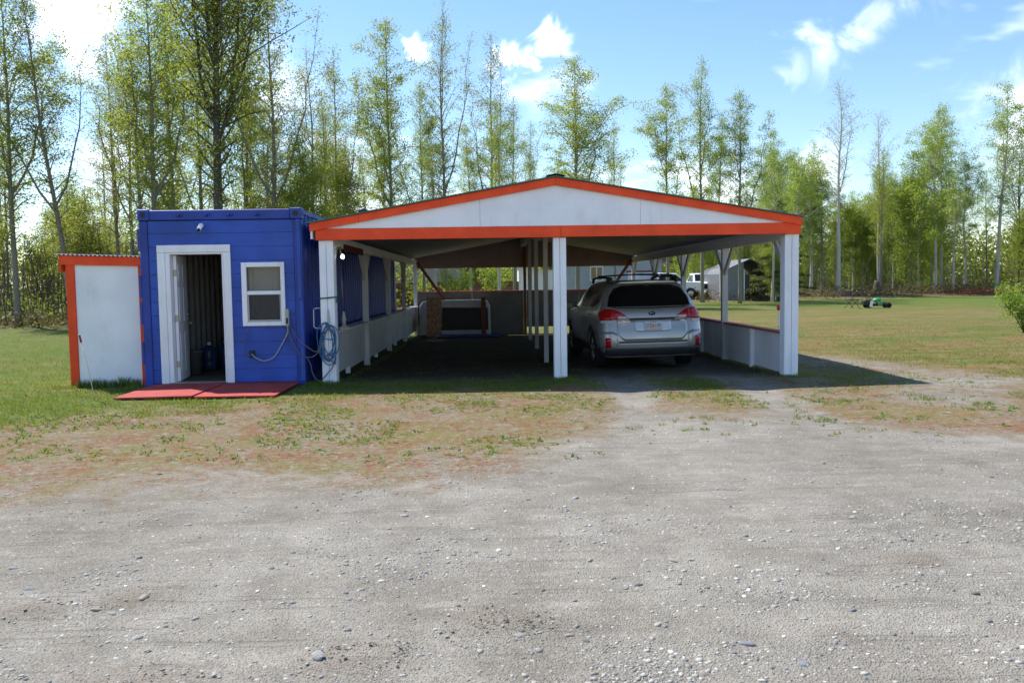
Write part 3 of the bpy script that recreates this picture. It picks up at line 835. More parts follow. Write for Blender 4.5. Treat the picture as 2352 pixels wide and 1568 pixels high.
# things kept in the carport
t = thing('hanging_bulb', 'lit round light bulb hanging under the left beam of the carport', 'lamp', (-2.36, 13.62, 1.9))
part('socket', MB().tube([(-2.40, 13.62, 2.103), (-2.385, 13.62, 2.02), (-2.362, 13.62, 1.985)], [.028, .016, .02], 10), M['brass'], t, True)
gb = N('lit_bulb'); gb.set(Base_Color=(1, .97, .9), Roughness=.4); gb.b.inputs['Emission Color'].default_value = (1, .93, .82, 1); gb.b.inputs['Emission Strength'].default_value = 7.0
gb.mat.cycles.emission_sampling = 'NONE'
part('bulb', MB().lathe([(.012, .036), (.020, .026), (.028, .005), (.029, -.008), (.024, -.023), (.013, -.032), (.004, -.034)], (-2.352, 13.62, 1.945), 14), gb.mat, t, True)
t = thing('brass_floor_lamp', 'slim old brass lamp stand leaning on the left half wall', 'lamp stand', (-2.425, 13.98, .79))
part('base', MB().lathe([(.115, 0), (.12, .012), (.10, .026), (.055, .05), (.03, .07)], (-2.425, 13.98, .79), 20), M['beige_plastic'], t, True)
part('column', MB().lathe([(.028, .07), (.038, .10), (.028, .125), (.046, .14), (.048, .155), (.03, .175), (.034, .20), (.022, .25), (.026, .27), (.012, .285)], (-2.425, 13.98, .79), 14), M['beige_plastic'], t, True)
part('rod', MB().tube([(-2.425, 13.98, 1.07), (-2.43, 13.95, 1.45), (-2.435, 13.90, 1.80)], [.0085, .008, .006], 8), M['brass'], t, True)
# coiled hose on the front left post
t = thing('coiled_hose', 'coiled blue hose hanging on the front left carport post', 'hose', (XL, 13.14, .3))
hp = []
rh = random.Random(4)
for i in range(7):
    cx = XL + .005 + rh.uniform(-.035, .03); cz = .655 + rh.uniform(-.03, .03); a = .135 + rh.uniform(-.055, .015); b = .26 + rh.uniform(-.08, .04); tw = rh.uniform(-.35, .35)
    for j in range(24):
        an = math.pi / 2 + 2 * math.pi * j / 24
        q = j / 24
        hp.append((cx + a * math.cos(an + tw), 13.128 - .010 * (i % 3) - .012 * abs(math.sin(an)) + rh.uniform(-.004, .004), cz + b * math.sin(an) - .012 * i * (math.sin(an) < 0)))
part('coil', MB().tube(hp, .0080, 7), M['bluehose'], t, True)
part('loose_end', MB().tube([(XL + .05, 13.125, .47), (XL - .02, 13.12, .42), (XL + .03, 13.12, .36), (XL + .10, 13.12, .30), (XL + .11, 13.115, .40), (XL + .10, 13.11, .33), (XL + .03, 13.12, .22), (XL - .06, 13.13, .12), (XL - .14, 13.15, .04)], .008, 7), M['greycord'], t, True)
part('cross_strand', MB().tube([(XL - .10, 13.10, .72), (XL, 13.09, .68), (XL + .13, 13.10, .68)], .008, 7), M['bluehose'], t, True)
part('hook', MB().prism([(XL - .01, .93), (XL + .035, .93), (XL + .012, 1.14), (XL + .002, 1.14)], 13.125, 13.145), M['grey_metal'], t)
solo('green_rope', MB().tube([(XL + math.cos(a) * .128 * (1.25 if abs(math.cos(a)) * abs(math.sin(a)) > .3 else 1), 13.27 + math.sin(a) * .135 * (1.2 if abs(math.cos(a)) * abs(math.sin(a)) > .3 else 1), 1.31 + .012 * math.cos(a)) for a in [i * math.pi / 12 for i in range(25)]] + [(XL + .14, 13.15, 1.24)], .011, 6), M['rope'], 'green rope tied round the front left carport post', 'rope', smooth=True)
# junk at the back wall
g = N('strand_board'); c1 = g.voro(26, out='Color'); sp_ = g.n.new('ShaderNodeSeparateColor'); g.l.new(c1, sp_.inputs[0])
g.set(Base_Color=g.ramp(sp_.outputs[0], [(0, (.17, .085, .04)), (.5, (.30, .16, .075)), (1, (.42, .25, .13))]), Roughness=.8); M['osb'] = g.mat
solo('strand_board', MB().beam((-1.83, 26.55, -.13), (-1.83, 26.75, 1.07), .46, .018, (0, 1, 0)), M['osb'], 'upright offcut of brown strand board by the back wall', 'board')
t = thing('truck_canopy', 'white pickup canopy stored against the back wall of the carport', 'truck canopy', (-1.2, 27.2, -.12))
sh = MB()
prof = [(-.12, 0), (-.12, .98), (.0, 1.06), (.10, 1.10)]
sh.prism([(-2.33, -.1), (-.08, -.1), (-.10, .80), (-.18, .94), (-.35, .985), (-2.05, .985), (-2.22, .94), (-2.30, .80)], 26.95, 27.72)
part('shell', sh, M['white_grey'], t, bevel=.03)
part('window', MB().prism([(-1.62, .05), (-.16, .05), (-.17, .74), (-1.60, .76)], 26.93, 26.948), M['black_plastic'], t)
part('side_panel', MB().prism([(-2.26, .30), (-1.70, .30), (-1.72, .90), (-2.2, .90)], 26.93, 26.948), paint('pale_blue_plastic', (.42, .46, .58), .3, .05), t)
solo('brown_plank', MB().beam((-.30, 26.62, -.14), (-.30, 26.85, 1.06), .15, .045, (0, 1, 0)), M['brown_wood'], 'dark brown plank standing in front of the white canopy', 'plank')
tm = MB(); n_ = 14
for j in range(n_ + 1):
    for i in range(n_ + 1):
        u, v = i / n_, j / n_; x = -1.75 + 1.9 * u + .1 * nz(u, v, 1, 3); y = 25.7 + .8 * v + .1 * nz(u, v, 7, 3)
        tm.v.append((x, y, gh(x, y) + .03 + .07 * abs(nz(u, v, 3, 4))))
for j in range(n_):
    for i in range(n_): a = j * (n_ + 1) + i; tm.f.append((a, a + 1, a + n_ + 2, a + n_ + 1)); tm.m.append(0)
o = solo('blue_tarp', tm, paint('blue_tarp', (.02, .07, .34), .35, .1, 4), 'crumpled blue tarp on the ground at the carport back', 'tarp', smooth=True)
sm = o.modifiers.new('thickness', 'SOLIDIFY'); sm.thickness = .006
# reflector wand by the right post
t = thing('reflector_wand', 'white marker stick with round red reflector beside the right post', 'marker', (4.72, 14.1, -.02))
part('stick', MB().tube([(4.735, 14.1, -.05), (4.725, 14.1, .98)], .010, 8), M['white'], t, True)
part('reflector', MB().lathe([(.002, 0), (.042, .002), (.045, .008), (.042, .014), (.002, .016)], (4.722, 14.085, 1.02), 16, 'y'), paint('red_reflector', (.50, .02, .015), .25, .05), t, True)

# ================================================================== CONTAINER
CL, CR, CF, CB, CH = -5.29, -2.865, 13.07, 25.26, 2.66
ct = thing('shipping_container', 'royal blue shipping container converted to a storeroom with door and window', 'container', ((CL + CR) / 2, 19, 0))
def corr(x, y0, y1, z0, z1, out):
    """trapezoid-corrugated wall sheet standing along y"""
    pts = []; y = y0; d = .034
    while y < y1:
        for dy, dd in ((0, 0), (.072, 0), (.139, d), (.211, d)):
            if y + dy < y1: pts.append((x - out * dd, y + dy))
        y += .278
    pts.append((x, y1))
    m = MB(); n = len(pts)
    m.v = [(a, b, z0) for a, b in pts] + [(a, b, z1) for a, b in pts] + [(a - out * .006, b, z0) for a, b in pts] + [(a - out * .006, b, z1) for a, b in pts]
    for i in range(n - 1):
        m.f.append((i, i + 1, n + i + 1, n + i)); m.f.append((2 * n + i + 1, 2 * n + i, 3 * n + i, 3 * n + i + 1)); m.m += [0, 0]
    return m
part('side_wall', corr(CR - .012, CF + .13, CB - .1, .14, 2.58, 1), M['blue_steel'], ct)
part('side_wall', corr(CL + .012, CF + .13, CB - .1, .14, 2.58, -1), M['blue_steel'], ct)
part('inner_lining', corr(CR - .062, CF + .14, CB - .12, .1, 2.56, 1), M['inner_steel'], ct)
part('inner_lining', corr(CL + .062, CF + .14, CB - .12, .1, 2.56, -1), M['inner_steel'], ct)
for x0, x1 in ((CL, CL + .06), (CR - .06, CR)):
    part('top_side_rail', MB().cbox(x0, x1, CF + .18, CB - .18, 2.58, CH - .01, .006), M['blue_steel'], ct)
    part('bottom_side_rail', MB().cbox(x0, x1, CF + .18, CB - .18, .0, .14, .006), M['blue_steel'], ct)
part('roof', MB().box(CL + .06, CR - .06, CF + .16, CB - .02, 2.60, 2.63), M['blue_steel'], ct)
part('floor', MB().box(CL + .066, CR - .066, CF + .08, CB - .03, .02, .06), M['floor_wood'], ct)
part('end_wall', MB().box(CL + .06, CR - .06, CB - .06, CB - .01, .0, 2.6), M['blue_steel'], ct)
for x0, x1 in ((CL, CL + .125), (CR - .125, CR)):
    part('corner_post', MB().cbox(x0, x1, CF, CF + .16, .0, 2.50, .012), M['blue_steel'], ct)
    part('corner_post', MB().cbox(x0, x1, CB - .16, CB, .0, 2.50, .012), M['blue_steel'], ct)
for x0, x1 in ((CL - .01, CL + .165), (CR - .165, CR + .01)):
    for y0, y1 in ((CF - .022, CF + .155), (CB - .155, CB + .02)):
        c = part('corner_casting', MB().cbox(x0, x1, y0, y1, 2.502, CH + .012, .012), M['blue_steel'], ct)
        if y0 < 15:
            xm = (x0 + x1) / 2
            part('lifting_hole', MB().lathe([(.004, .006), (.04, .004), (.043, 0), (.002, .001)], (xm, y0 - .002, 2.585), 16, 'y'), M['dark_metal'], c)
            xo = x1 if x0 > -4 else x0
            part('lifting_hole', MB().lathe([(.002, -.003), (.032, -.003), (.034, .003), (.002, .003)], (xo, (y0 + y1) / 2, 2.585), 16, 'x'), M['dark_metal'], c)
part('top_rail', MB().cbox(CL + .166, CR - .166, CF - .006, CF + .12, 2.505, CH - .004, .01), M['blue_steel'], ct)
for x in (-4.67, -4.26, -3.93, -3.52):
    k_ = part('lock_bracket', MB().cbox(x - .045, x + .045, CF - .03, CF - .007, 2.555, 2.60, .006), M['blue_steel'], ct)
    part('bolt', MB().lathe([(.002, -.05), (.018, -.05), (.02, -.03), (.02, 0)], (x, CF - .03, 2.578), 10, 'y'), M['blue_steel'], k_)
# old door hinges along the left edge, strip down the right corner
for z in (.35, .95, 1.35, 2.05):
    part('hinge', MB().cbox(CL - .022, CL + .012, CF - .02, CF - .001, z, z + .34, .008), M['blue_steel'], ct)
part('corner_strip', MB().cbox(CR - .065, CR - .005, CF - .022, CF - .001, .06, 1.28, .006), M['blue'], ct)
part('corner_strip', MB().cbox(CR - .075, CR - .02, CF - .020, CF - .001, 1.32, 2.50, .006), M['blue'], ct)
part('door_sill', MB().cbox(CL + .01, CR - .01, CF - .03, CF - .001, -.03, .045, .006), M['blue_steel'], ct)
# siding boards, broken round the door and the window
DX0, DX1, DZ = -5.035, -3.94, 2.135
WX0, WX1, WZ0, WZ1 = -3.785, -3.14, .905, 1.862
FX0, FX1 = CL + .127, CR - .127
OPEN = [(DX0 + .12, DX1 - .11, -1, DZ - .10), (WX0 + .05, WX1 - .045, WZ0 + .03, WZ1 - .04)]
row = 0; z = .05
while z < 2.495:
    z1 = min(z + .2050, 2.498); a = z + .003
    segs = [(FX0, FX1, a, z1)]
    for ox0, ox1, oz0, oz1 in OPEN:
        new = []
        for p, q, lo, hi in segs:
            if hi <= oz0 or lo >= oz1 or ox0 >= q or ox1 <= p: new.append((p, q, lo, hi)); continue
            new += [(p, ox0, lo, hi), (ox1, q, lo, hi)]
            if lo < oz0 - .01: new.append((ox0 + .001, ox1 - .001, lo, oz0))
            if hi > oz1 + .01: new.append((ox0 + .001, ox1 - .001, oz1, hi))
        segs = new
    for p, q, lo, hi in segs:
        if q - p < .02 or hi - lo < .012: continue
        dy = rnd.uniform(0, .004)
        part('siding_board', MB().cbox(p + .0004, q - .0004, CF + .022 + dy, CF + .045, lo, hi, .0035), M['blue'], ct)
    z += .2053; row += 1
part('backing_wall', MB().box(FX0, DX0 + .02, CF + .05, CF + .07, .06, 2.498).box(DX1 - .02, WX0 + .05, CF + .05, CF + .07, .06, 2.498).box(WX1 - .05, FX1, CF + .05, CF + .07, .06, 2.498).box(DX0 + .021, DX1 - .021, CF + .05, CF + .07, 2.02, 2.498).box(WX0 + .051, WX1 - .051, CF + .05, CF + .07, .06, .97).box(WX0 + .051, WX1 - .051, CF + .05, CF + .07, 1.80, 2.498), M['inner_steel'], ct)
# door frame
fr = part('door_frame', MB().cbox(DX0, DX0 + .115, CF - .004, CF + .021, .045, DZ - .112, .004), M['white_board'], ct)
part('casing', MB().cbox(DX1 - .105, DX1, CF - .004, CF + .021, .045, DZ - .112, .004), M['white_board'], fr)
part('casing', MB().cbox(DX0, DX1, CF - .007, CF + .021, DZ - .11, DZ, .004), M['white_board'], fr)
part('jamb', MB().cbox(DX0 + .117, DX0 + .185, CF + .004, CF + .14, .047, DZ - .113, .004), M['white_board'], fr)
part('jamb', MB().cbox(DX1 - .135, DX1 - .107, CF + .004, CF + .14, .047, DZ - .113, .004), M['white_board'], fr)
part('jamb', MB().cbox(DX0 + .186, DX1 - .136, CF + .004, CF + .14, DZ - .140, DZ - .113, .004), M['white_board'], fr)
part('threshold', MB().cbox(DX0 + .12, DX1 - .108, CF - .012, CF + .15, .047, .066, .003), M['grey_metal'], fr)
# door leaf, swung inwards past square
hx, hy = DX0 + .192, CF + .12
th_ = R(99)
dm = Matrix.Translation((hx, hy, 0)) @ Matrix.Rotation(th_, 4, 'Z')
def dpart(name, mb, m, parent, smooth=False):
    mb.v = [tuple(dm @ Vector(p)) for p in mb.v]; return part(name, mb, m, parent, smooth)
door = dpart('door', MB().cbox(.004, .79, -.045, 0, .072, 1.985, .003), M['white_board'], ct)
for (u0, u1) in ((.10, .365), (.435, .70)):
    for (z0, z1) in ((.20, .80), (.98, 1.50), (1.60, 1.86)):
        dpart('raised_panel', MB().cbox(u0, u1, -.052, -.0455, z0, z1, .006), M['white_board'], door)
for zc in (.33, 1.03, 1.72):
    dpart('hinge', MB().box(-.003, .0035, -.046, -.002, zc - .05, zc + .05), M['steel_box'], door)
dpart('knob', MB().lathe([(.012, 0), (.012, -.03), (.027, -.04), (.03, -.055), (.02, -.068), (.003, -.07)], (.72, -.046, .93), 12, 'y'), M['steel_box'], door, True)
dpart('deadbolt', MB().lathe([(.026, 0), (.028, -.012), (.014, -.02), (.012, -.03), (.003, -.03)], (.72, -.046, 1.07), 12, 'y'), M['steel_box'], door, True)
# window
wf = part('window', MB().cbox(WX0, WX0 + .075, CF - .010, CF + .021, WZ0, WZ1, .004), M['white'], ct)
part('frame', MB().cbox(WX1 - .06, WX1, CF - .010, CF + .021, WZ0, WZ1, .004), M['white'], wf)
part('frame', MB().cbox(WX0 + .076, WX1 - .061, CF - .010, CF + .021, WZ1 - .07, WZ1, .004), M['white'], wf)
part('sill', MB().cbox(WX0 + .076, WX1 - .061, CF - .014, CF + .021, WZ0, WZ0 + .06, .004), M['white'], wf)
part('meeting_rail', MB().cbox(WX0 + .076, WX1 - .061, CF + .000, CF + .035, 1.375, 1.432, .004), M['white'], wf)
part('lower_sash', MB().cbox(WX0 + .077, WX0 + .10, CF + .006, CF + .03, WZ0 + .062, 1.374, .003).cbox(WX1 - .085, WX1 - .062, CF + .006, CF + .03, WZ0 + .062, 1.374, .003).cbox(WX0 + .1005, WX1 - .0855, CF + .006, CF + .03, WZ0 + .062, WZ0 + .09, .003), M['grey_metal'], wf)
part('pane', MB().box(WX0 + .077, WX1 - .062, CF + .036, CF + .041, 1.432, WZ1 - .068), M['glass'], wf)
part('pane', MB().box(WX0 + .10, WX1 - .085, CF + .030, CF + .034, WZ0 + .09, 1.374), M['screen'], wf)
cm = MB(); nn = 40
for i in range(nn + 1):
    x = WX0 + .03 + (WX1 - WX0 - .06) * i / nn; y = CF + .11 + .012 * math.sin(i * 1.1) + .006 * math.sin(i * 2.7)
    cm.v += [(x, y, .86), (x, y, 1.85)]
for i in range(nn): cm.f.append((2 * i, 2 * i + 2, 2 * i + 3, 2 * i + 1)); cm.m.append(0)
part('curtain', cm, paint('pale_curtain', (.58, .60, .56), .9, .05), wf, True)
# fittings on the front wall
sc = part('security_camera', MB().tube([(-4.345, CF + .0, 2.425), (-4.345, CF - .05, 2.42), (-4.345, CF - .155, 2.350)], [.034, .034, .031], 12), M['white'], ct, True)
part('lens', MB().tube([(-4.345, CF - .155, 2.351), (-4.345, CF - .165, 2.343)], [.028, .026], 12), M['dark_metal'], sc, True)
bx_ = part('power_box', MB().cbox(-3.135, -3.085, CF - .045, CF + .021, .895, 1.155, .005), M['beige_plastic'], ct)
part('socket', MB().cbox(-3.125, -3.095, CF - .052, CF - .046, .93, 1.02, .002), M['dark_metal'], bx_)
part('wall_outlet', MB().cbox(-3.705, -3.63, CF - .012, CF + .021, .425, .535, .004), M['black_plastic'], ct)
def smooth_path(pts, n=6):
    out = []
    P_ = [Vector(p) for p in pts]; P_ = [P_[0]] + P_ + [P_[-1]]
    for i in range(1, len(P_) - 2):
        a, b, c, d = P_[i - 1:i + 3]
        for j in range(n):
            t_ = j / n
            out.append(.5 * ((2 * b) + (c - a) * t_ + (2 * a - 5 * b + 4 * c - d) * t_ ** 2 + (3 * b - a - 3 * c + d) * t_ ** 3))
    out.append(P_[-2]); return out
yw = CF - .02
solo('grey_power_cord', MB().tube(smooth_path([(-3.66, yw - .01, .48), (-3.60, yw - .03, .43), (-3.48, yw, .375), (-3.33, yw, .43), (-3.22, yw, .60), (-3.12, yw, .78), (-3.105, yw - .02, .90)]), .010, 7), paint('pale_grey_cord', (.34, .33, .34), .6, .08), 'pale grey cord looping from the wall outlet to the power box', 'cord', smooth=True)
solo('black_window_cord', MB().tube(smooth_path([(-3.70, yw, .905), (-3.73, yw, .75), (-3.79, yw, .60), (-3.77, yw, .47), (-3.68, yw - .01, .47)]), .0055, 6), M['greycord'], 'thin dark cord running from the window down to the outlet', 'cord', smooth=True)
solo('black_cable', MB().tube(smooth_path([(-3.10, yw - .02, .91), (-3.08, yw, .75), (-3.0, yw, .56), (-2.87, 13.03, .43), (-2.74, 13.05, .43), (-2.65, 13.1, .52), (-2.62, 13.11, .66)]), .0085, 7), M['greycord'], 'dark cable sagging from the power box to the coiled hose', 'cable', smooth=True)
solo('grey_cable', MB().tube(smooth_path([(-3.09, yw - .02, .92), (-3.02, yw, .80), (-2.92, yw, .66), (-2.80, 13.04, .56), (-2.70, 13.06, .50), (-2.64, 13.1, .56)]), .0075, 7), M['greycord'], 'thin grey cable hanging above the dark cable at the container corner', 'cable', smooth=True)
solo('dangling_cable', MB().tube(smooth_path([(-2.84, 13.1, .40), (-2.79, 13.1, .30), (-2.77, 13.1, .18), (-2.72, 13.1, .08), (-2.62, 13.12, .03)]), .0075, 7), M['greycord'], 'cable end dangling to the grass between container and post', 'cable', smooth=True)
# inside the container
t = thing('grey_bin', 'dark grey waste bin just inside the container door', 'bin', (-4.93, 14.25, .06))
part('tub', MB().lathe([(.10, 0), (.125, .38), (.13, .385), (.122, .385), (.10, .02)], (-4.93, 14.25, .06), 20), paint('dark_grey_plastic', (.085, .09, .10), .5, .06), t, True)
part('rim', MB().lathe([(.126, .37), (.14, .375), (.14, .40), (.126, .40)], (-4.93, 14.25, .06), 20), paint('dark_grey_rim', (.10, .105, .115), .45, .06), t, True)
jm = paint('blue_water_jug', (.03, .06, .14), .3, .1)
for i, (x, y) in enumerate(((-4.93, 14.95), (-4.80, 15.45))):
    t = thing('water_jug', ['blue water jug directly behind the grey bin', 'blue water jug beside the white box in the container'][i], 'jug', (x, y, .06), 'water jugs inside the container')
    part('body', MB().lathe([(.10, 0), (.135, .02), (.14, .14), (.134, .16), (.14, .18), (.14, .32), (.12, .38), (.05, .43), (.03, .44)], (x, y, .06), 18), jm, t, True)
    part('cap', MB().lathe([(.03, .44), (.034, .45), (.034, .485), (.028, .49)], (x, y, .06), 12), M['white'], t, True)
solo('white_box', MB().cbox(-4.86, -4.60, 15.75, 16.1, .06, .42, .008), M['white'], 'white lidded box standing behind the water jugs', 'box')

# ramp sheets in front of the container
for i, (xa, xb, lab) in enumerate(((-5.10, -4.055, 'left red painted plywood sheet before the container door'), (-4.035, -2.95, 'right red painted plywood sheet below the container window'))):
    sl = .012 * i
    m = MB().cbox(xa, xb, 11.56 - .03 * i, 12.99, 0, .022, .002)
    m.v = [(x + (.10 if i == 0 else .06) * (12.99 - y) * (-.1 if i == 0 else .0), y, z + .016 + .018 * (y - 11.56) / 1.4 + (.012 if (i == 0 and x > -4.5) else 0) + max(0, gh((xa + xb) / 2, 12.2))) for x, y, z in m.v]
    solo('ramp_sheet', m, M['red_ply'], lab, 'plywood sheet', 'red ramp sheets')

# ================================================================== LEAN-TO SHED
sh = thing('lean_to_shed', 'small white lean-to shed with orange trim left of the container', 'shed', (-5.9, 14.4, 0))
SY = 13.30
part('front_panel', MB().box(-6.372, -5.415, SY, SY + .018, -.03, 1.885), M['white'], sh)
part('corner_board', MB().cbox(-6.505, -6.374, SY - .02, SY + .02, -.05, 1.87, .004), M['orange_v'], sh)
part('corner_board', MB().cbox(-5.413, -5.305, SY - .02, SY + .02, -.05, 1.83, .004), M['orange_v'], sh)
part('fascia_board', MB().prism([(-6.555, 1.872), (-5.303, 1.832), (-5.303, 1.965), (-6.555, 2.010)], SY - .045, SY - .021), M['orange'], sh)
part('side_fascia', MB().cbox(-6.585, -6.557, SY - .045, 15.75, 1.76, 2.012, .003), M['orange_v'], sh)
part('side_wall', MB().box(-6.50, -6.48, SY + .021, 15.7, -.05, 1.9), M['white'], sh)
part('back_wall', MB().box(-6.47, -5.31, 15.68, 15.7, -.05, 1.9), M['white'], sh)
rm = MB(); pts = []
n_ = 130
for i in range(n_ + 1):
    u = i / n_; x = -6.63 + u * 1.325; zt = 2.032 - .052 * u
    pts.append((x, zt + .011 * math.sin(u * 1.325 / .067 * 2 * math.pi)))
rm.v = [(x, SY - .10, z) for x, z in pts] + [(x, 15.8, z - .03) for x, z in pts] + [(x, SY - .10, z - .004) for x, z in pts] + [(x, 15.8, z - .034) for x, z in pts]
q = n_ + 1
for i in range(n_):
    rm.f += [(i, i + 1, q + i + 1, q + i), (2 * q + i + 1, 2 * q + i, 3 * q + i, 3 * q + i + 1), (i, 2 * q + i, 2 * q + i + 1, i + 1)]; rm.m += [0, 0, 0]
part('corrugated_roof', rm, M['galv'], sh)
# driveway marker
t = thing('driveway_marker', 'thin leaning driveway marker with red reflective tip before the shed', 'marker', (-5.37, 11.59, 0))
part('rod', MB().tube([(-5.365, 11.59, -.03), (-5.43, 11.59, .40), (-5.515, 11.59, .80)], .006, 7), paint('pale_fibreglass', (.55, .58, .50), .5, .05), t, True)
part('reflector', MB().tube([(-5.513, 11.588, .79), (-5.534, 11.588, .885)], .013, 10), paint('dark_red_tape', (.30, .015, .02), .35, .05), t, True)
part('tip', MB().tube([(-5.534, 11.588, .886), (-5.537, 11.588, .90)], .013, 10), M['white'], t, True)

# ================================================================== STATION WAGON
def car_paint(name, col, rough=.28):
    g = N(name); n = g.noise(2.2, 5, .6)
    c = g.mix(g.rng(n, .5, .8, 0, .35), col, tuple(x * .72 for x in col))
    g.set(Base_Color=c, Roughness=g.rng(n, .3, .8, rough, rough + .18), Metallic=.55)
    g.b.inputs['Coat Weight'].default_value = .6; g.b.inputs['Coat Roughness'].default_value = .08
    return g.mat
M['silver'] = car_paint('silver_car_paint', (.41, .41, .41))
M['cladding'] = paint('dark_grey_cladding', (.028, .03, .035), .6, .1, 8)
M['lamp_red'] = glass('red_lamp_lens', (.42, .008, .010), .08)
M['lamp_clear'] = glass('clear_lamp_lens', (.60, .60, .62), .08)
M['chrome'] = paint('chrome', (.75, .76, .78), .12, .02, 8, metal=1.0, bump=0)
M['tyre'] = paint('tyre_rubber', (.012, .012, .013), .85, .15, 20)
M['alloy'] = paint('alloy_rim', (.45, .46, .48), .3, .05, 8, metal=.8)
M['plate'] = paint('pale_blue_plate', (.52, .60, .70), .4, .06, 30)
M['plate_orange'] = paint('orange_plate_edge', (.62, .24, .08), .5, .05, 30)
M['plate_ink'] = paint('dark_plate_ink', (.12, .07, .06), .5, .05, 30)

SL = [  # z, rear y, front y, half width, corner radius rear
    (.25, .12, 4.66, .80, .16), (.31, .05, 4.72, .855, .20), (.40, .015, 4.77, .890, .22), (.50, .0, 4.78, .905, .24), (.60, .0, 4.78, .912, .24),
    (.70, .02, 4.77, .914, .24), (.80, .05, 4.75, .912, .24), (.90, .075, 4.70, .906, .24), (.98, .095, 4.58, .895, .24), (1.04, .115, 4.20, .880, .25), (1.09, .145, 3.72, .858, .25),
    (1.20, .22, 3.42, .815, .26), (1.32, .31, 3.12, .770, .27), (1.42, .39, 2.90, .725, .28), (1.49, .46, 2.74, .680, .28), (1.535, .54, 2.60, .62, .26), (1.565, .66, 2.45, .52, .22), (1.585, .90, 2.2, .36, .16)]
SZ = [s[0] for s in SL]
def sl(z):
    return [float(np.interp(z, SZ, [s[k] for s in SL])) for k in (1, 2, 3, 4)]
def rear_y(x, z):
    yr, yf, w, rr = sl(z); b = .045 * (x / w) ** 2
    e = abs(x) - (w - rr)
    if e <= 0: return yr + b
    e = min(e, rr * .999)
    return yr + b + rr * .95 - math.sqrt(max(1e-6, rr * rr - e * e)) * .95
def side_x(y, z):
    yr, yf, w, rr = sl(z)
    t = (y - yr) / max(.1, yf - yr)
    k = 1 - .10 * ss1(.80, 1.0, t) - .02 * ss1(.25, 0, t)
    e = rr + yr - y
    x = w * k
    if e > 0: x = min(x, w - rr + math.sqrt(max(0, rr * rr - e * e)))
    return x
def body_mesh():
    m = MB(); NA, NS = 18, 26
    rings = []
    for z, yr, yf, w, rr in SL:
        ring = []
        xs_ = [-w * .999 + (2 * w * .999) * i / NA for i in range(NA + 1)]
        # across the rear left to right with extra density at corners
        xs_ = [w * math.sin(math.pi / 2 * (-1 + 2 * i / NA)) * .9995 for i in range(NA + 1)]
        for x in xs_: ring.append((x, rear_y(x, z), z))
        y0 = rear_y(w * .9995, z)
        fr = yf - .42
        for i in range(1, NS): y = y0 + (fr - y0) * i / NS; ring.append((side_x(y, z) if y > yr + rr else w, y, z))
        ws = side_x(fr, z)
        for i in range(0, NA + 1):
            a = math.pi * i / NA
            ring.append((ws * math.cos(a), fr + (yf - fr) * math.sin(a) ** .8 if math.sin(a) > 0 else fr, z))
        for i in range(NS - 1, 0, -1): y = y0 + (fr - y0) * i / NS; ring.append((-(side_x(y, z) if y > yr + rr else w), y, z))
        rings.append(ring)
    n = len(rings[0])
    for r_ in rings: m.v += r_
    for k in range(len(rings) - 1):
        for i in range(n):
            m.f.append((k * n + i, k * n + (i + 1) % n, (k + 1) * n + (i + 1) % n, (k + 1) * n + i)); m.m.append(0)
    m.f.append(tuple(range(n - 1, -1, -1))); m.m.append(0)
    b = (len(rings) - 1) * n
    m.f.append(tuple(b + i for i in range(n))); m.m.append(0)
    return m
def strip(x0, x1, top, bot, off, n=14, k=6, thick=.01):
    """panel following the rear face between two height curves"""
    m = MB()
    for d in (off, off - thick):
        for i in range(n + 1):
            x = x0 + (x1 - x0) * i / n
            zt, zb = top(x), bot(x)
            for j in range(k + 1):
                z = zb + (zt - zb) * j / k
                m.v.append((x, rear_y(x, z) - d, z))
    q = (n + 1) * (k + 1)
    for i in range(n):
        for j in range(k):
            a = i * (k + 1) + j
            m.f += [(a, a + k + 1, a + k + 2, a + 1), (q + a + 1, q + a + k + 2, q + a + k + 1, q + a)]; m.m += [0, 0]
    edge = [i * (k + 1) for i in range(n + 1)] + [n * (k + 1) + j for j in range(1, k + 1)] + [i * (k + 1) + k for i in range(n - 1, -1, -1)] + [j for j in range(k - 1, 0, -1)]
    for a, b in zip(edge, edge[1:] + edge[:1]): m.f.append((a, q + a, q + b, b)); m.m.append(0)
    return m
def side_strip(y0, y1, top, bot, s, off, n=10, k=3):
    m = MB()
    for i in range(n + 1):
        y = y0 + (y1 - y0) * i / n
        for j in range(k + 1):
            z = bot(y) + (top(y) - bot(y)) * j / k
            m.v.append((s * (side_x(y, z) + off), y, z))
    for i in range(n):
        for j in range(k):
            a = i * (k + 1) + j; f = (a, a + k + 1, a + k + 2, a + 1)
            m.f.append(f if s > 0 else f[::-1]); m.m.append(0)
    return m
lin = lambda pts: (lambda x: float(np.interp(x, [p[0] for p in pts], [p[1] for p in pts])))
cons = lambda z: (lambda x: z)

CARG = -.066
car = thing('parked_wagon', 'silver station wagon parked in the right bay seen from behind', 'car', (0, 0, 0), local=True)
bm_ = body_mesh().mesh('body', True)
bo = bpy.data.objects.new('body', bm_); C.objects.link(bo); bm_.materials.append(M['silver'])
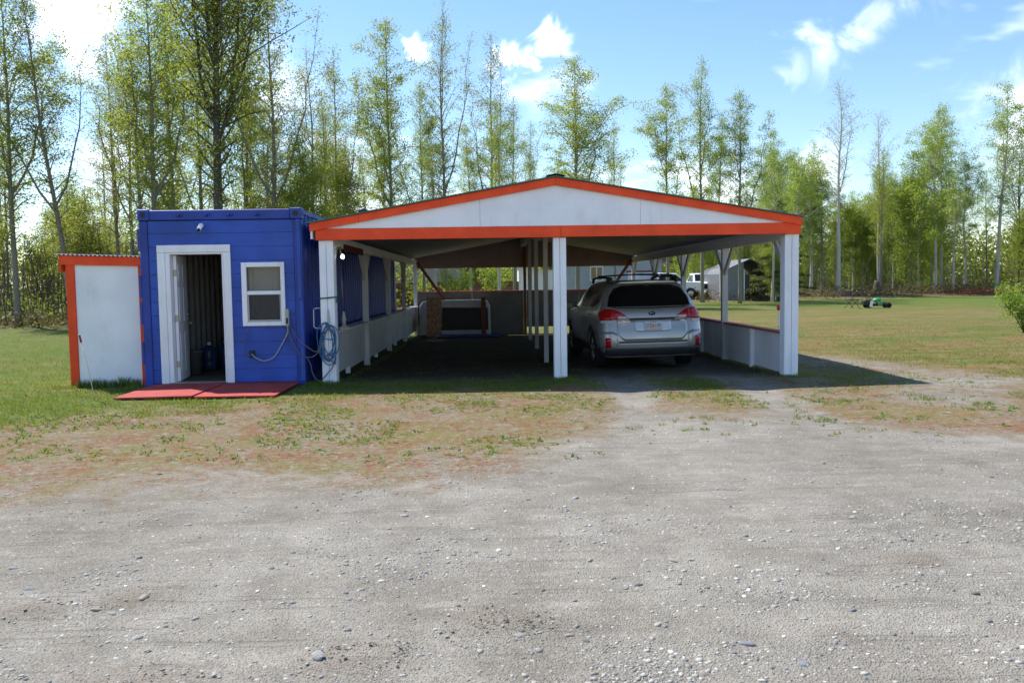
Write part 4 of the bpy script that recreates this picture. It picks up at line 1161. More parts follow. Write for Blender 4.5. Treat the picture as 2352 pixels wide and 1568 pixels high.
# wheel arches cut out
cut = MB()
for yy in (1.03, 3.77):
    cut.lathe([(.385, -1.2), (.385, 1.2)], (0, yy, .36), 36, 'x')
cm_ = cut.mesh('cut'); co = bpy.data.objects.new('cut', cm_); C.objects.link(co)
bmod = bo.modifiers.new('arch', 'BOOLEAN'); bmod.operation = 'DIFFERENCE'; bmod.object = co; bmod.solver = 'EXACT'
dg = bpy.context.evaluated_depsgraph_get()
me2 = bpy.data.meshes.new_from_object(bo.evaluated_get(dg)); me2.name = 'body'
bpy.data.objects.remove(bo); bpy.data.objects.remove(co)
me2.materials.clear(); me2.materials.append(M['silver'])
body = part('body', me2, None, car)
me2.polygons.foreach_set('use_smooth', [True] * len(me2.polygons))
me2.set_sharp_from_angle(angle=R(35))
part('underbody', MB().box(-.70, .70, .35, 4.5, .22, .34).box(-.55, .55, .66, 4.4, .34, .74).box(-.70, .70, 1.45, 3.35, .3, .8), M['black_plastic'], car)
# tailgate: upper band, window, lower panel with plate recess
part('tailgate', strip(-.62, .62, lin([(-.62, .895), (.62, .895)]), lin([(-.62, .66), (-.52, .535), (.52, .535), (.62, .66)]), .006, 20, 8), M['silver'], car, True)
part('tailgate_band', strip(-.66, .66, cons(1.085), lin([(-.66, 1.02), (-.45, .915), (.45, .915), (.66, 1.02)]), .012, 20, 5), M['silver'], car, True)
part('rear_window', strip(-.745, .745, lin([(-.745, 1.16), (-.70, 1.30), (-.60, 1.44), (-.45, 1.492), (0, 1.505), (.45, 1.492), (.60, 1.44), (.70, 1.30), (.745, 1.16)]), lin([(-.745, 1.13), (-.6, 1.095), (0, 1.088), (.6, 1.095), (.745, 1.13)]), .007, 30, 8), M['dark_glass'], car, True)
part('high_brake_lamp', strip(-.20, .20, cons(1.548), cons(1.528), .006, 6, 2), paint('dull_red_lamp', (.16, .01, .012), .3, .05), car, True)
part('roof_spoiler', MB().prism([(-.56, 1.52), (.56, 1.52), (.48, 1.562), (0, 1.575), (-.48, 1.562)], .44, .60), M['silver'], car, bevel=.015)
pr = part('plate_recess', strip(-.325, .325, lin([(-.325, .885), (.325, .885)]), lin([(-.325, .72), (-.29, .69), (.29, .69), (.325, .72)]), .010, 12, 5), paint('plate_recess_silver', (.58, .62, .68), .35, .05, metal=.4), car, True)
part('recess_shadow_strip', strip(-.40, .40, cons(.918), cons(.898), .020, 12, 2, .02), M['cladding'], car, True)
pl = part('license_plate', MB().cbox(-.152, .152, -.002, .004, .718, .868, .0015), M['plate'], car)
Rz = Matrix.Rotation(math.pi / 2, 4, 'X')
def lettering(s, size, x, y, z, m, parent, sx=1.0):
    me = text_mesh(s, size, .0012)
    me.transform(Matrix.Translation((x, y, z)) @ Rz @ Matrix.Scale(sx, 4, (1, 0, 0)))
    me.materials.clear(); me.materials.append(m)
    return part('lettering', me, None, parent)
pl.location = (0, rear_y(0, .79) - .030, 0)
lettering('JTZ', .085, -.078, -.004, .790, M['plate_ink'], pl, .85); lettering('139', .085, .082, -.004, .790, M['plate_ink'], pl, .85)
lettering('ALASKA', .028, 0, -.004, .853, M['plate_orange'], pl)
part('flag_mark', MB().box(-.018, .018, -.0045, -.0025, .762, .815), M['plate_orange'], pl)
part('plate_edge', MB().box(-.150, .150, -.0045, -.0025, .720, .732), M['plate_orange'], pl)
ry = lambda x, z, d=.016: rear_y(x, z) - d
lettering('OUTBACK', .046, -.50, ry(.5, .865), .868, M['chrome'], car)
lettering('2.5i', .034, -.52, ry(.5, .83), .818, M['chrome'], car)
lettering('AWD', .034, .53, ry(.5, .865), .868, M['chrome'], car)
em = part('emblem', MB().lathe([(.002, -.010), (.052, -.010), (.062, -.004), (.062, .006)], (0, rear_y(0, 1.0) - .014, 1.0), 24, 'y'), paint('dark_blue_emblem', (.02, .03, .06), .2, .05), car, True)
em.data.transform(Matrix.Translation((0, 0, 1.0)) @ Matrix.Scale(.58, 4, (0, 0, 1)) @ Matrix.Translation((0, 0, -1.0)))
part('emblem_star', MB().lathe([(.002, -.004), (.018, 0), (.002, .002)], (-.018, rear_y(0, 1.0) - .025, 1.004), 4, 'y').lathe([(.002, -.004), (.008, 0), (.002, .002)], (.022, rear_y(0, 1.0) - .025, 1.0), 4, 'y'), M['chrome'], em)
# lamps
for s in (-1, 1):
    f = lambda pts: lin(sorted((s * a, b) for a, b in pts))
    lo, hi = sorted((s * .43, s * .675)); 
    tl = part('tail_lamp', strip(lo, hi, f([(.43, .925), (.46, .975), (.58, 1.055), (.675, 1.085)]), f([(.43, .915), (.675, .905)]), .016, 8, 5), M['lamp_red'], car, True)
    lo, hi = sorted((s * .685, s * .895))
    part('outer_lens', strip(lo, hi, f([(.685, 1.088), (.80, 1.095), (.895, 1.03)]), f([(.685, .905), (.895, .895)]), .016, 10, 5), M['lamp_red'], tl, True)
    lo, hi = sorted((s * .445, s * .60))
    part('reverse_lens', strip(lo, hi, f([(.445, .935), (.47, .962), (.60, .965)]), f([(.445, .922), (.60, .918)]), .021, 6, 2), M['lamp_clear'], tl, True)
    lo, hi = sorted((s * .69, s * .885))
    part('indicator_lens', strip(lo, hi, cons(.892), f([(.69, .845), (.885, .85)]), .014, 8, 2), M['lamp_clear'], tl, True)
    # bumper corner and reflector
    lo, hi = sorted((s * .625, s * .893))
    part('bumper_corner', strip(lo, hi, f([(.625, .66), (.70, .705), (.893, .70)]), f([(.625, .395), (.893, .42)]), .016, 10, 6), M['silver'], car, True)
    lo, hi = sorted((s * .745, s * .825))
    part('bumper_reflector', strip(lo, hi, f([(.745, .595), (.825, .60)]), f([(.745, .42), (.825, .425)]), .024, 3, 3), M['lamp_red'], car, True)
    # roof rails, mirrors, side glass, cladding
    xr = lambda y: s * (.60 - .03 * ss1(.6, .3, y))
    rail = part('roof_rail', MB().tube([(xr(0), .70, 1.545), (xr(0), .82, 1.615), (s * .60, 1.1, 1.64), (s * .60, 2.2, 1.64), (s * .60, 2.5, 1.61), (s * .59, 2.62, 1.545)], [.026, .028, .018, .018, .028, .026], 8), M['black_plastic'], car, True)
    part('rail_foot', MB().cbox(min(s * .57, s * .63), max(s * .57, s * .63), .66, 1.0, 1.53, 1.63, .02), M['black_plastic'], rail)
    part('side_window', side_strip(.72, 1.55, lin([(.72, 1.30), (.95, 1.42), (1.55, 1.475)]), lin([(.72, 1.20), (1.0, 1.12), (1.55, 1.105)]), s, .006), M['see_glass'], car, True)
    part('side_window', side_strip(1.62, 2.42, lin([(1.62, 1.475), (2.42, 1.47)]), lin([(1.62, 1.105), (2.42, 1.10)]), s, .006), M['see_glass'], car, True)
    part('side_window', side_strip(2.50, 3.30, lin([(2.50, 1.465), (2.72, 1.42), (3.30, 1.13)]), lin([(2.50, 1.10), (3.30, 1.10)]), s, .006), M['see_glass'], car, True)
    part('side_cladding', side_strip(1.46, 3.34, cons(.43), cons(.27), s, .012), M['cladding'], car, True)
    part('side_cladding', side_strip(.25, .62, cons(.40), cons(.27), s, .012), M['cladding'], car, True)
    for yy in (1.62, 2.62):
        part('door_handle', MB().cbox(min(s * .90, s * .935), max(s * .90, s * .935), yy, yy + .20, .935, .965, .008), M['silver'], car)
    mi = part('side_mirror', MB().cbox(min(s * .93, s * 1.10), max(s * .93, s * 1.10), 3.02, 3.16, 1.03, 1.18, .03), M['silver'], car, True)
    part('mirror_arm', MB().box(min(s * .86, s * .94), max(s * .86, s * .94), 3.06, 3.12, 1.05, 1.09), M['black_plastic'], mi)
    part('mirror_glass', MB().box(min(s * .95, s * 1.085), max(s * .95, s * 1.085), 3.012, 3.019, 1.05, 1.165), M['dark_glass'], mi)
    for yy in (1.03, 3.77):
        w = part('wheel', MB().lathe([(.20, -.10), (.30, -.112), (.335, -.10), (.345, -.075), (.345, .075), (.335, .10), (.30, .112), (.20, .10)], (s * .79, yy, .345), 32, 'x'), M['tyre'], car, True)
        m = MB().lathe([(.06, .108), (.07, .10), (.19, .085), (.215, .105), (.22, .09), (.21, -.05)] if s > 0 else [(.06, -.108), (.07, -.10), (.19, -.085), (.215, -.105), (.22, -.09), (.21, .05)], (s * .79, yy, .345), 24, 'x')
        for i in range(5):
            a = i * 2 * math.pi / 5 + .3
            m.beam((s * .893, yy + .04 * math.cos(a), .345 + .04 * math.sin(a)), (s * .893, yy + .205 * math.cos(a), .345 + .205 * math.sin(a)), .05, .014, (s, 0, 0))
        part('rim', m, M['alloy'], w, True)
        arch = MB()
        k = 18
        pts_o = [(yy + .445 * math.cos(math.pi * i / k), .34 + .445 * math.sin(math.pi * i / k)) for i in range(k + 1)]
        pts_i = [(yy + .384 * math.cos(math.pi * i / k), .34 + .384 * math.sin(math.pi * i / k)) for i in range(k + 1)]
        for (y_, z_) in pts_o + pts_i: arch.v.append((s * (side_x(min(max(y_, .3), 4.5), max(z_, .30)) + .014), y_, z_))
        for i in range(k):
            f_ = (i, i + 1, k + 2 + i, k + 1 + i); arch.f.append(f_ if s < 0 else f_[::-1]); arch.m.append(0)
        part('wheel_arch', arch, M['cladding'], car, True)
part('bumper', strip(-.64, .64, cons(.505), cons(.40), .022, 20, 4), M['silver'], car, True)
part('bumper_step', strip(-.60, .60, cons(.528), cons(.508), .014, 16, 2), M['cladding'], car, True)
part('lower_valance', strip(-.875, .875, cons(.398), cons(.275), .014, 26, 4), M['cladding'], car, True)
part('crossbar', MB().tube([(-.60, .98, 1.668), (0, .98, 1.690), (.60, .98, 1.668)], .013, 8), M['black_plastic'], car, True)
part('crossbar', MB().tube([(-.60, 2.0, 1.668), (0, 2.0, 1.690), (.60, 2.0, 1.668)], .013, 8), M['black_plastic'], car, True)
part('aerial', MB().tube([(.35, .78, 1.56), (.35, .70, 1.62)], [.02, .006], 6), M['black_plastic'], car, True)
part('exhaust', MB().tube([(-.45, .10, .28), (-.45, .5, .28)], .03, 10), M['grey_metal'], car, True)
part('front_glass', MB().add([(-.76, 3.46, 1.16), (.76, 3.46, 1.16), (.60, 2.80, 1.50), (-.60, 2.80, 1.50)], [(0, 1, 2, 3)]), M['dark_glass'], car)
cyaw, croll = R(3.0), -.013
car.matrix_world = Matrix.Translation((2.72, 15.80, CARG)) @ Matrix.Rotation(cyaw, 4, 'Z') @ Matrix.Rotation(croll, 4, 'Y') @ Matrix.Translation((0, -1.03, 0))

# ================================================================== TREES
def leaf_quads(cen, size, rng, down=.35, aspect=.62):
    n = len(cen)
    a = rng.normal(size=(n, 3)); a[:, 2] -= down; a /= np.linalg.norm(a, axis=1)[:, None] + 1e-9
    b = rng.normal(size=(n, 3)); b -= (a * b).sum(1)[:, None] * a; b /= np.linalg.norm(b, axis=1)[:, None] + 1e-9
    s = (size * rng.uniform(.55, 1.3, n))[:, None]
    V = np.stack([cen - a * s * .5, cen + b * s * aspect * .5 - a * s * .05, cen + a * s * .5, cen - b * s * aspect * .5 - a * s * .05], 1).reshape(-1, 3)
    F = np.arange(4 * n).reshape(n, 4)
    return V, F

def tree_mesh(seed, h=14., r0=.12, base=.25, cw=1.9, nbr=70, nleaf=9000, ls=.085, upd=36, droop=.2, wob=.25, bark_m='aspen_bark', leaf_m='leaf_green', sig=.17, stems=1, lean=0., peak=.42, lead=2):
    rng = np.random.default_rng(seed); rr = random.Random(seed)
    wood = MB(); anchors = []
    axes = []                                   # path, radius, bare share, branches, reach
    for st in range(stems):
        hh = h * (1 if st == 0 else rr.uniform(.6, .9)); ox, oy = (0, 0) if st == 0 else (rr.uniform(-.5, .5), rr.uniform(-.5, .5))
        la = rr.uniform(0, 6.28); lx, ly = (lean, 0) if st == 0 else (math.cos(la) * .12, math.sin(la) * .12)
        K = 18; path = []
        p1, p2 = rr.uniform(0, 9), rr.uniform(0, 9)
        for i in range(K + 1):
            t_ = i / K
            path.append(Vector((ox + lx * hh * t_ ** 1.3 + wob * t_ * noise.noise(Vector((t_ * 2.6, p1, seed))), oy + ly * hh * t_ + wob * t_ * noise.noise(Vector((t_ * 2.6, p2, seed + 5.))), hh * t_)))
        r_ = r0 * (1 if st == 0 else .7)
        wood.tube(path, [max(.007, r_ * (1 - i / K) ** .85 * (1.35 if i == 0 else 1)) for i in range(K + 1)], 8)
        axes.append((path, r_, base, nbr if st == 0 else nbr // 2, 1.0))
        for l in range(lead if st == 0 else 0):
            t0 = base + (1 - base) * rr.uniform(.08, .5); q0 = t0 * K; i0 = int(q0); s0 = path[i0].lerp(path[i0 + 1], q0 - i0)
            a = rr.uniform(0, 6.28) if l == 0 else a + rr.uniform(1.6, 3.6)
            Lh = hh * (1 - t0) * rr.uniform(.62, .9); sp = rr.uniform(.20, .34); lp = []
            for i in range(9):
                u = i / 8; out = sp * Lh * (u ** .65)
                lp.append(s0 + Vector((math.cos(a) * out + .12 * rr.gauss(0, 1) * u, math.sin(a) * out + .12 * rr.gauss(0, 1) * u, Lh * u)))
            rl = r_ * (1 - t0) * .62 + .006
            wood.tube(lp, [max(.006, rl * (1 - i / 8) ** .9) for i in range(9)], 6, False)
            axes.append((lp, rl, .12, max(12, int(nbr * .32)), .62))
    for path, r_, bs, nb, reach in axes:
        K = len(path) - 1
        ph1 = rr.uniform(0, 6.28); asym = rr.uniform(.15, .4); sx = rr.uniform(0, 50)
        for b in range(nb):
            t_ = bs + (.99 - bs) * ((b + rr.random()) / nb) ** .95
            tt = (t_ - bs) / (1 - bs)
            prof = (.30 + .70 * min(1, tt / peak) ** .8) * (1 - max(0, (tt - peak) / (1 - peak)) ** 1.7 * .86)
            az = b * 2.39996 + rr.uniform(-.6, .6)
            lump = .72 + .75 * noise.noise(Vector((math.cos(az) * 1.1 + sx, math.sin(az) * 1.1, tt * 5.0)))
            L = cw * reach * prof * max(.25, lump) * rr.uniform(.55, 1.15) * (1 + asym * math.sin(az + ph1 + 3 * tt)) * (h / 14.) ** .5
            el = R(upd + rr.uniform(-16, 14) + 26 * tt * tt)
            d = Vector((math.cos(az) * math.cos(el), math.sin(az) * math.cos(el), math.sin(el)))
            q_ = t_ * K; i = min(K - 1, int(q_)); p = path[i].lerp(path[i + 1], q_ - i); pts = [p.copy()]; rb = max(.006, r_ * (1 - t_) * .42)
            for k in range(5):
                d = (d + Vector((rr.uniform(-.2, .2), rr.uniform(-.2, .2), rr.uniform(-.12, .12) - droop * (.25 * k)))).normalized()
                p = p + d * L / 5; pts.append(p.copy())
            wood.tube(pts, [rb * (1 - .8 * k / 5) + .002 for k in range(6)], 4, False)
            for k in range(2, 6):
                for _ in range(2 if k < 5 else 3): anchors.append((pts[k - 1].lerp(pts[k], rr.random()), pts[k], L * (.45 if k == 2 else 1)))
            for s_ in range(rr.randint(3, 5)):
                k = rr.randint(1, 4); q = pts[k].lerp(pts[k + 1], rr.random())
                dd = (d * .5 + Vector((rr.gauss(0, 1), rr.gauss(0, 1), rr.gauss(.1 - droop, .5)))).normalized(); l2 = L * rr.uniform(.16, .38)
                e = q + dd * l2 * .55; f = e + (dd + Vector((0, 0, -droop))).normalized() * l2 * .45
                wood.tube([q, e, f], [.007, .005, .002], 3, False)
                anchors += [(q, e, L), (e, f, L), (e, f, L), (e, f, L)]
    A = np.array([a[0][:] for a in anchors]); B = np.array([a[1][:] for a in anchors])
    # clumps: every anchor has its own share of leaves
    wgt = rng.gamma(.5, 1.0, len(A)) * np.array([a[2] for a in anchors]) ** 1.0; wgt /= wgt.sum()
    ix = rng.choice(len(A), nleaf, p=wgt); u = rng.random((nleaf, 1))
    cen = A[ix] * (1 - u) + B[ix] * u + rng.normal(0, sig, (nleaf, 3)) * [1, 1, .8]
    V, F = leaf_quads(cen, ls, rng)
    crown = arr_mesh('crown', V, F); crown.materials.append(M[leaf_m])
    tm_ = wood.mesh('trunk', True); tm_.materials.append(M[bark_m])
    return tm_, crown
PT = {}
def proto(key, **k): PT[key] = (tree_mesh(**k), k.get('h', 14.))
proto('leafy1', seed=1, h=14, nleaf=21510, cw=3.17, nbr=85, base=.22, ls=0.087, bark_m='aspen_bark', leaf_m='leaf_green')
proto('leafy2', seed=2, h=14, nleaf=17206, cw=2.48, nbr=80, base=.25, ls=0.083, bark_m='aspen_bark', leaf_m='leaf_green')
proto('narrow', seed=3, h=14, nleaf=10755, cw=2.07, nbr=70, base=.28, ls=0.078, bark_m='aspen_bark', leaf_m='leaf_green', upd=42)
proto('sparse', seed=4, h=14, nleaf=7455, cw=2.35, nbr=70, base=.25, ls=0.078, bark_m='aspen_bark', leaf_m='leaf_tan', upd=40)
proto('sparse2', seed=5, h=14, nleaf=6022, cw=2.21, nbr=75, base=.30, ls=0.074, bark_m='aspen_bark', leaf_m='leaf_olive', upd=40)
proto('poplar', seed=6, h=14, nleaf=30000, cw=4.5, nbr=110, base=.28, ls=0.090, r0=.19, bark_m='dark_bark', leaf_m='leaf_olive', upd=46, droop=.05, sig=.22, wob=.35, peak=.35, lead=4)
proto('bare', seed=7, h=14, nleaf=2149, cw=2.76, nbr=75, base=.42, ls=0.074, r0=.15, bark_m='birch_bark', leaf_m='leaf_tan', upd=40, droop=.05, wob=.5, lead=1)
proto('birch', seed=8, h=14, nleaf=15056, cw=3.04, nbr=75, base=.36, ls=0.087, r0=.14, bark_m='birch_bark', leaf_m='leaf_bright', wob=.6, droop=.3)
proto('birch2', seed=9, h=14, nleaf=17924, cw=3.31, nbr=80, base=.25, ls=0.092, r0=.12, bark_m='birch_bark', leaf_m='leaf_bright', wob=.5, droop=.3)
proto('under', seed=10, h=9, nleaf=20074, cw=3.59, nbr=80, base=.06, ls=0.101, r0=.06, bark_m='aspen_bark', leaf_m='leaf_bright', sig=.2, stems=2)
proto('under2', seed=11, h=8, nleaf=13623, cw=3.04, nbr=80, base=.06, ls=0.092, r0=.05, bark_m='dark_bark', leaf_m='leaf_olive', sig=.18, stems=3)
proto('under3', seed=12, h=9, nleaf=17206, cw=3.04, nbr=80, base=.10, ls=0.097, r0=.06, bark_m='aspen_bark', leaf_m='leaf_green', sig=.2, stems=2)
proto('willow', seed=13, h=10, nleaf=10037, cw=4.42, nbr=70, base=.12, ls=0.083, r0=.09, bark_m='dark_bark', leaf_m='leaf_green', stems=4, wob=.9, droop=.1, sig=.16)
rt_ = random.Random(33)
def tree(name, key, x, y, h, label, group=None, lean=0.0, wide=1.0, rot=None):
    (tm_, crown), h0 = PT[key]
    t = thing(name, label, 'tree', (x, y, gh(x, y) - .08), group, True)
    s = h / h0
    t.scale = (wide * (s * .6 + .4), wide * (s * .6 + .4), s)
    t.rotation_euler = (rt_.uniform(-.02, .02), lean, rt_.uniform(0, 6.28) if rot is None else rot)
    part('trunk', tm_, None, t); part('crown', crown, None, t)
    return t
# the trees one can single out, left to right
tree('birch_tree', 'leafy1', -18.3, 33.5, 13.6, 'tall leafy green birch at the far left edge', wide=1.05)
tree('aspen_tree', 'sparse', -16.4, 34, 13.0, 'thin leaning aspen with few pinkish leaves at far left', lean=-.10, rot=0.5)
tree('aspen_tree', 'sparse2', -15.3, 37, 11.2, 'thin dark stem left of the big poplar, first of three')
tree('aspen_tree', 'sparse2', -14.4, 36, 12.6, 'thin dark stem left of the big poplar, second of three')
tree('aspen_tree', 'leafy2', -13.9, 38, 14.2, 'olive leafed stem close left of the big poplar')
tree('aspen_tree', 'narrow', -13.3, 40, 13.2, 'narrow green aspen just behind the big poplar')
tree('poplar_tree', 'poplar', -9.55, 30.3, 15.6, 'big dark trunked poplar rising behind the blue container', rot=1.2)
tree('poplar_tree', 'leafy1', -12.9, 33.5, 13.4, 'broad green poplar filling the gap left of the container', rot=4.0, wide=1.15)
tree('birch_tree', 'leafy2', -11.2, 40, 13.6, 'leafy birch behind the right side of the poplar')
tree('birch_tree', 'birch', -10.7, 42, 11.0, 'short pale trunked birch right behind the container')
tree('birch_tree', 'sparse', -9.45, 38, 15.2, 'tall grey birch with sparse crown above the container corner')
tree('birch_tree', 'narrow', -8.1, 42, 10.5, 'small narrow birch above the left eave of the carport')
tree('birch_tree', 'under3', -7.4, 44, 8.4, 'low bushy birch above the left eave of the carport')
tree('birch_tree', 'leafy1', -5.25, 46, 15.3, 'full yellow green birch left of the thin spire birches', wide=.95)
tree('birch_tree', 'leafy2', -3.8, 48, 12.6, 'dense darker birch right of the full yellow green one', wide=.8)
tree('birch_tree', 'sparse2', -2.45, 46, 16.3, 'tallest spire-like birch with dark thin stem', wide=.9)
tree('aspen_tree', 'sparse', -.15, 50, 15.7, 'sparse tan leafed aspen left of the carport ridge')
tree('aspen_tree', 'sparse', 1.3, 52, 12.6, 'shorter tan leafed aspen left of the carport ridge', wide=.85)
tree('birch_tree', 'narrow', 2.4, 54, 11.5, 'slim small birch just left of the ridge peak', wide=.7)
tree('birch_tree', 'leafy1', 4.95, 50, 14.2, 'broad leafy birch right above the carport ridge', wide=1.2)
tree('birch_tree', 'narrow', 7.7, 54, 11.6, 'slim birch on the right flank of the broad one', wide=.7)
tree('birch_tree', 'leafy2', 11.0, 54, 13.6, 'leafy birch, left of three over the right roof slope', wide=1.05)
tree('birch_tree', 'narrow', 13.7, 56, 15.9, 'tall slender birch, middle of three over the right roof slope')
tree('birch_tree', 'leafy2', 15.6, 54, 13.3, 'leafy birch, right of three over the right roof slope')
tree('birch_tree', 'birch2', 21.4, 60, 10.4, 'dense bright green birch above the right end of the carport', wide=1.0)
tree('birch_tree', 'birch2', 25.3, 68, 12.2, 'green birch behind the bare white trunked one')
tree('birch_tree', 'bare', 26.3, 65, 16.0, 'bare white trunked birch right of the carport', rot=2.0, wide=1.05)
tree('birch_tree', 'bare', 32.6, 72, 15.2, 'bare grey birch midway in the right wood', rot=.6, wide=.85)
tree('birch_tree', 'birch', 36.4, 70, 14.8, 'leaning leafy birch with pale trunk, left of the close pair', lean=-.05, rot=1.0)
tree('birch_tree', 'birch2', 39.0, 74, 16.2, 'dense green birch between two pale leaning trunks')
tree('birch_tree', 'birch', 42.6, 72, 17.2, 'tall birch with bent white trunk at the right', lean=-.045, rot=3.4, wide=1.1)
tree('willow_tree', 'willow', 47.0, 76, 14.6, 'dark many-stemmed willow at the right edge', rot=1.0)
# thickets
LOOK = {'leafy2': 'leafy green', 'narrow': 'narrow green', 'sparse': 'sparse tan leafed', 'sparse2': 'sparse olive leafed', 'under': 'bright bushy two-stemmed', 'under2': 'olive bushy many-stemmed',
        'under3': 'green bushy two-stemmed', 'birch': 'white trunked', 'birch2': 'dense bright green', 'bare': 'nearly leafless pale'}
def fill(n, key_w, xr_, yr_, hr_, place, seed, name='birch_tree'):
    r_ = random.Random(seed); k = 0
    while k < n:
        y = r_.uniform(*yr_); x = r_.uniform(*xr_) * (y / yr_[1]); key = r_.choice(key_w)
        tree(name, key, x, y, r_.uniform(*hr_), '%s tree %s' % (LOOK[key], place), '%s trees %s' % (LOOK[key], place), lean=r_.uniform(-.04, .04), wide=r_.uniform(.8, 1.15)); k += 1
fill(19, ['under2', 'under3', 'under2'], (-38, -10), (34.5, 52), (4.5, 8.5), 'low in the thicket behind the shed', 1)
fill(20, ['sparse2', 'narrow', 'sparse', 'sparse'], (-36, -8), (36, 56), (9.5, 13.5), 'in the thicket left of the carport', 2)
fill(13, ['under3', 'under', 'narrow'], (-14, 22), (64, 82), (6.5, 9.5), 'far behind the carport roof', 3)
fill(34, ['under', 'under3', 'under', 'birch2'], (27, 76), (70, 92), (7.5, 12), 'filling the right wood', 4)
fill(20, ['birch', 'narrow', 'birch2', 'bare'], (24, 66), (66, 82), (9, 13), 'among the slim birches of the right wood', 5)
# birch trunks near the fence seen through the carport
for x, y, h, lab in ((-6.1, 50, 11, 'pale trunk seen left through the carport beyond the hose'), (-3.1, 47, 10, 'pale trunk seen through the carport in front of the fence'), (-1.3, 51, 10.5, 'pale birch trunk seen through the carport right of the brace'), (.35, 46, 11, 'pale double trunk seen through the carport mid fence'), (15.2, 57, 12, 'birch trunk beside the white pickup'), (18.3, 56, 11, 'birch trunk before the grey metal shelter'), (4.4, 57, 10, 'pale trunk before the grey house left of its window')):
    tree('birch_tree', 'birch', x, y, h, lab, wide=.8)
tree('birch_tree', 'under3', 18.5, 56.4, 4.2, 'low bushy tree half hiding the grey metal shelter', wide=.8)
# fresh green shrubs behind the half wall
def shrub(x, y, h, w, n, leaf_m, label, name='shrub', ls=.07, seed=0, stems=9):
    rng = np.random.default_rng(seed); rr = random.Random(seed)
    t = thing(name, label, 'shrub', (x, y, gh(x, y)), local=True)
    m = MB(); anc = []
    for i in range(stems):
        a = rr.uniform(0, 6.28); l = h * rr.uniform(.7, 1.05); s_ = rr.uniform(.2, 1) * w
        p = [Vector((0, 0, -.05)), Vector((math.cos(a) * s_ * .35, math.sin(a) * s_ * .35, l * .4)), Vector((math.cos(a) * s_ * .8, math.sin(a) * s_ * .8, l * .75)), Vector((math.cos(a) * s_, math.sin(a) * s_, l))]
        m.tube(p, [.014, .010, .007, .003], 4, False); anc += [(p[1], p[2]), (p[2], p[3]), (p[0].lerp(p[1], .4), p[1])]
        for k in range(5):
            q = p[1].lerp(p[3], rr.random()); e = q + Vector((rr.gauss(0, 1), rr.gauss(0, 1), rr.gauss(.3, .6))) * w * .28
            m.tube([q, e], [.006, .002], 3, False); anc += [(q, e), (q, e)]
    A = np.array([a[0][:] for a in anc]); B = np.array([a[1][:] for a in anc])
    ix = rng.integers(0, len(A), n); u = rng.random((n, 1))
    cen = A[ix] * (1 - u) + B[ix] * u + rng.normal(0, w * .11, (n, 3)); cen[:, 2] = np.abs(cen[:, 2])
    V, F = leaf_quads(cen, ls, rng, -.2)
    f = arr_mesh('foliage', V, F)
    part('stems', m, M['dark_bark'], t); part('foliage', f, M[leaf_m], t)
    return t
shrub(13.75, 21.9, 1.16, .72, 6500, 'bush_leaf', 'bright green shrub cut off by the right edge', seed=2, ls=.055, stems=16)
for i, (x, y, h) in enumerate(((-2.0, 44, 2.6), (.1, 48, 3.2), (-4.4, 52, 2.0), (16.6, 59.0, 1.4), (19.6, 59.5, 1.5))):
    shrub(x, y, h, 1.1, 2200, 'leaf_bright', ['fresh green shrub seen through the left bay', 'tall yellow green shrub seen mid carport before the fence', 'green shrub seen beside the left brace', 'small green shrub below the white pickup', 'small green shrub before the metal shelter'][i], seed=40 + i, ls=.10)
# spruces
def spruce(x, y, h, w, seed, label):
    rng = np.random.default_rng(seed); rr = random.Random(seed)
    t = thing('spruce_tree', label, 'tree', (x, y, gh(x, y)), local=True)
    m = MB().tube([(0, 0, -.1), (.02, 0, h * .5), (0, 0, h)], [.08, .05, .006], 8); cen = []
    nb = 64
    for i in range(nb):
        tt = .10 + .88 * i / nb; L = w * (1 - tt) ** .8 * rr.uniform(.7, 1.15) + .08; az = i * 2.4 + rr.uniform(-.4, .4)
        p0 = Vector((0, 0, h * tt)); d = Vector((math.cos(az), math.sin(az), 0)); p1 = p0 + d * L * .6 + Vector((0, 0, -.10 * L)); p2 = p0 + d * L + Vector((0, 0, -.12 * L))
        m.tube([p0, p1, p2], [.014, .009, .003], 4, False)
        for k in range(int(300 * L / w) + 50):
            u = rr.uniform(.12, 1); q = p0.lerp(p2, u); sd = Vector((-d.y, d.x, 0)) * rr.gauss(0, .12 * L * (1.1 - u) + .03); cen.append((q + sd + Vector((0, 0, rr.gauss(-.04, .05))))[:])
    V, F = leaf_quads(np.array(cen), .15, rng, .5, .3)
    part('trunk', m, M['dark_bark'], t); part('crown', arr_mesh('crown', V, F), M['needle'], t)
    return t
spruce(19.2, 57.2, 7.0, 2.7, 3, 'dark green spruce behind the right front post of the carport')

# understory along the wood edges
def stems_mesh(name, spots, hr_, r_, rr):
    m = MB()
    for x, y in spots:
        h = rr.uniform(*hr_); z = gh(x, y) - .05; a, b = rr.gauss(0, .12) * h, rr.gauss(0, .12) * h
        m.tube([(x, y, z), (x + a * .4 + rr.gauss(0, .03), y + b * .4, z + h * .5), (x + a, y + b, z + h)], [r_, r_ * .7, r_ * .2], 3, False)
    return m
rb = random.Random(8)
sp1 = []
while len(sp1) < 900:
    y = rb.uniform(33.4, 52); x = rb.uniform(-.62, -.13) * y; sp1.append((x, y))
solo('thicket_stems', stems_mesh('thicket_stems', sp1, (1.2, 4.5), .022, rb), M['dark_bark'], 'dark tangle of thin stems under the trees at the left', 'thicket', kind='stuff')
def mass(name, n, fx, size, leaf_m, label, cat, seed):
    rng = np.random.default_rng(seed); rr = random.Random(seed); cen = []
    while len(cen) < n:
        p = fx(rr)
        if p: cen.append(p)
    V, F = leaf_quads(np.array(cen), size, rng, .2, .7)
    return solo(name, arr_mesh(name, V, F), M[leaf_m], label, cat, kind='stuff')
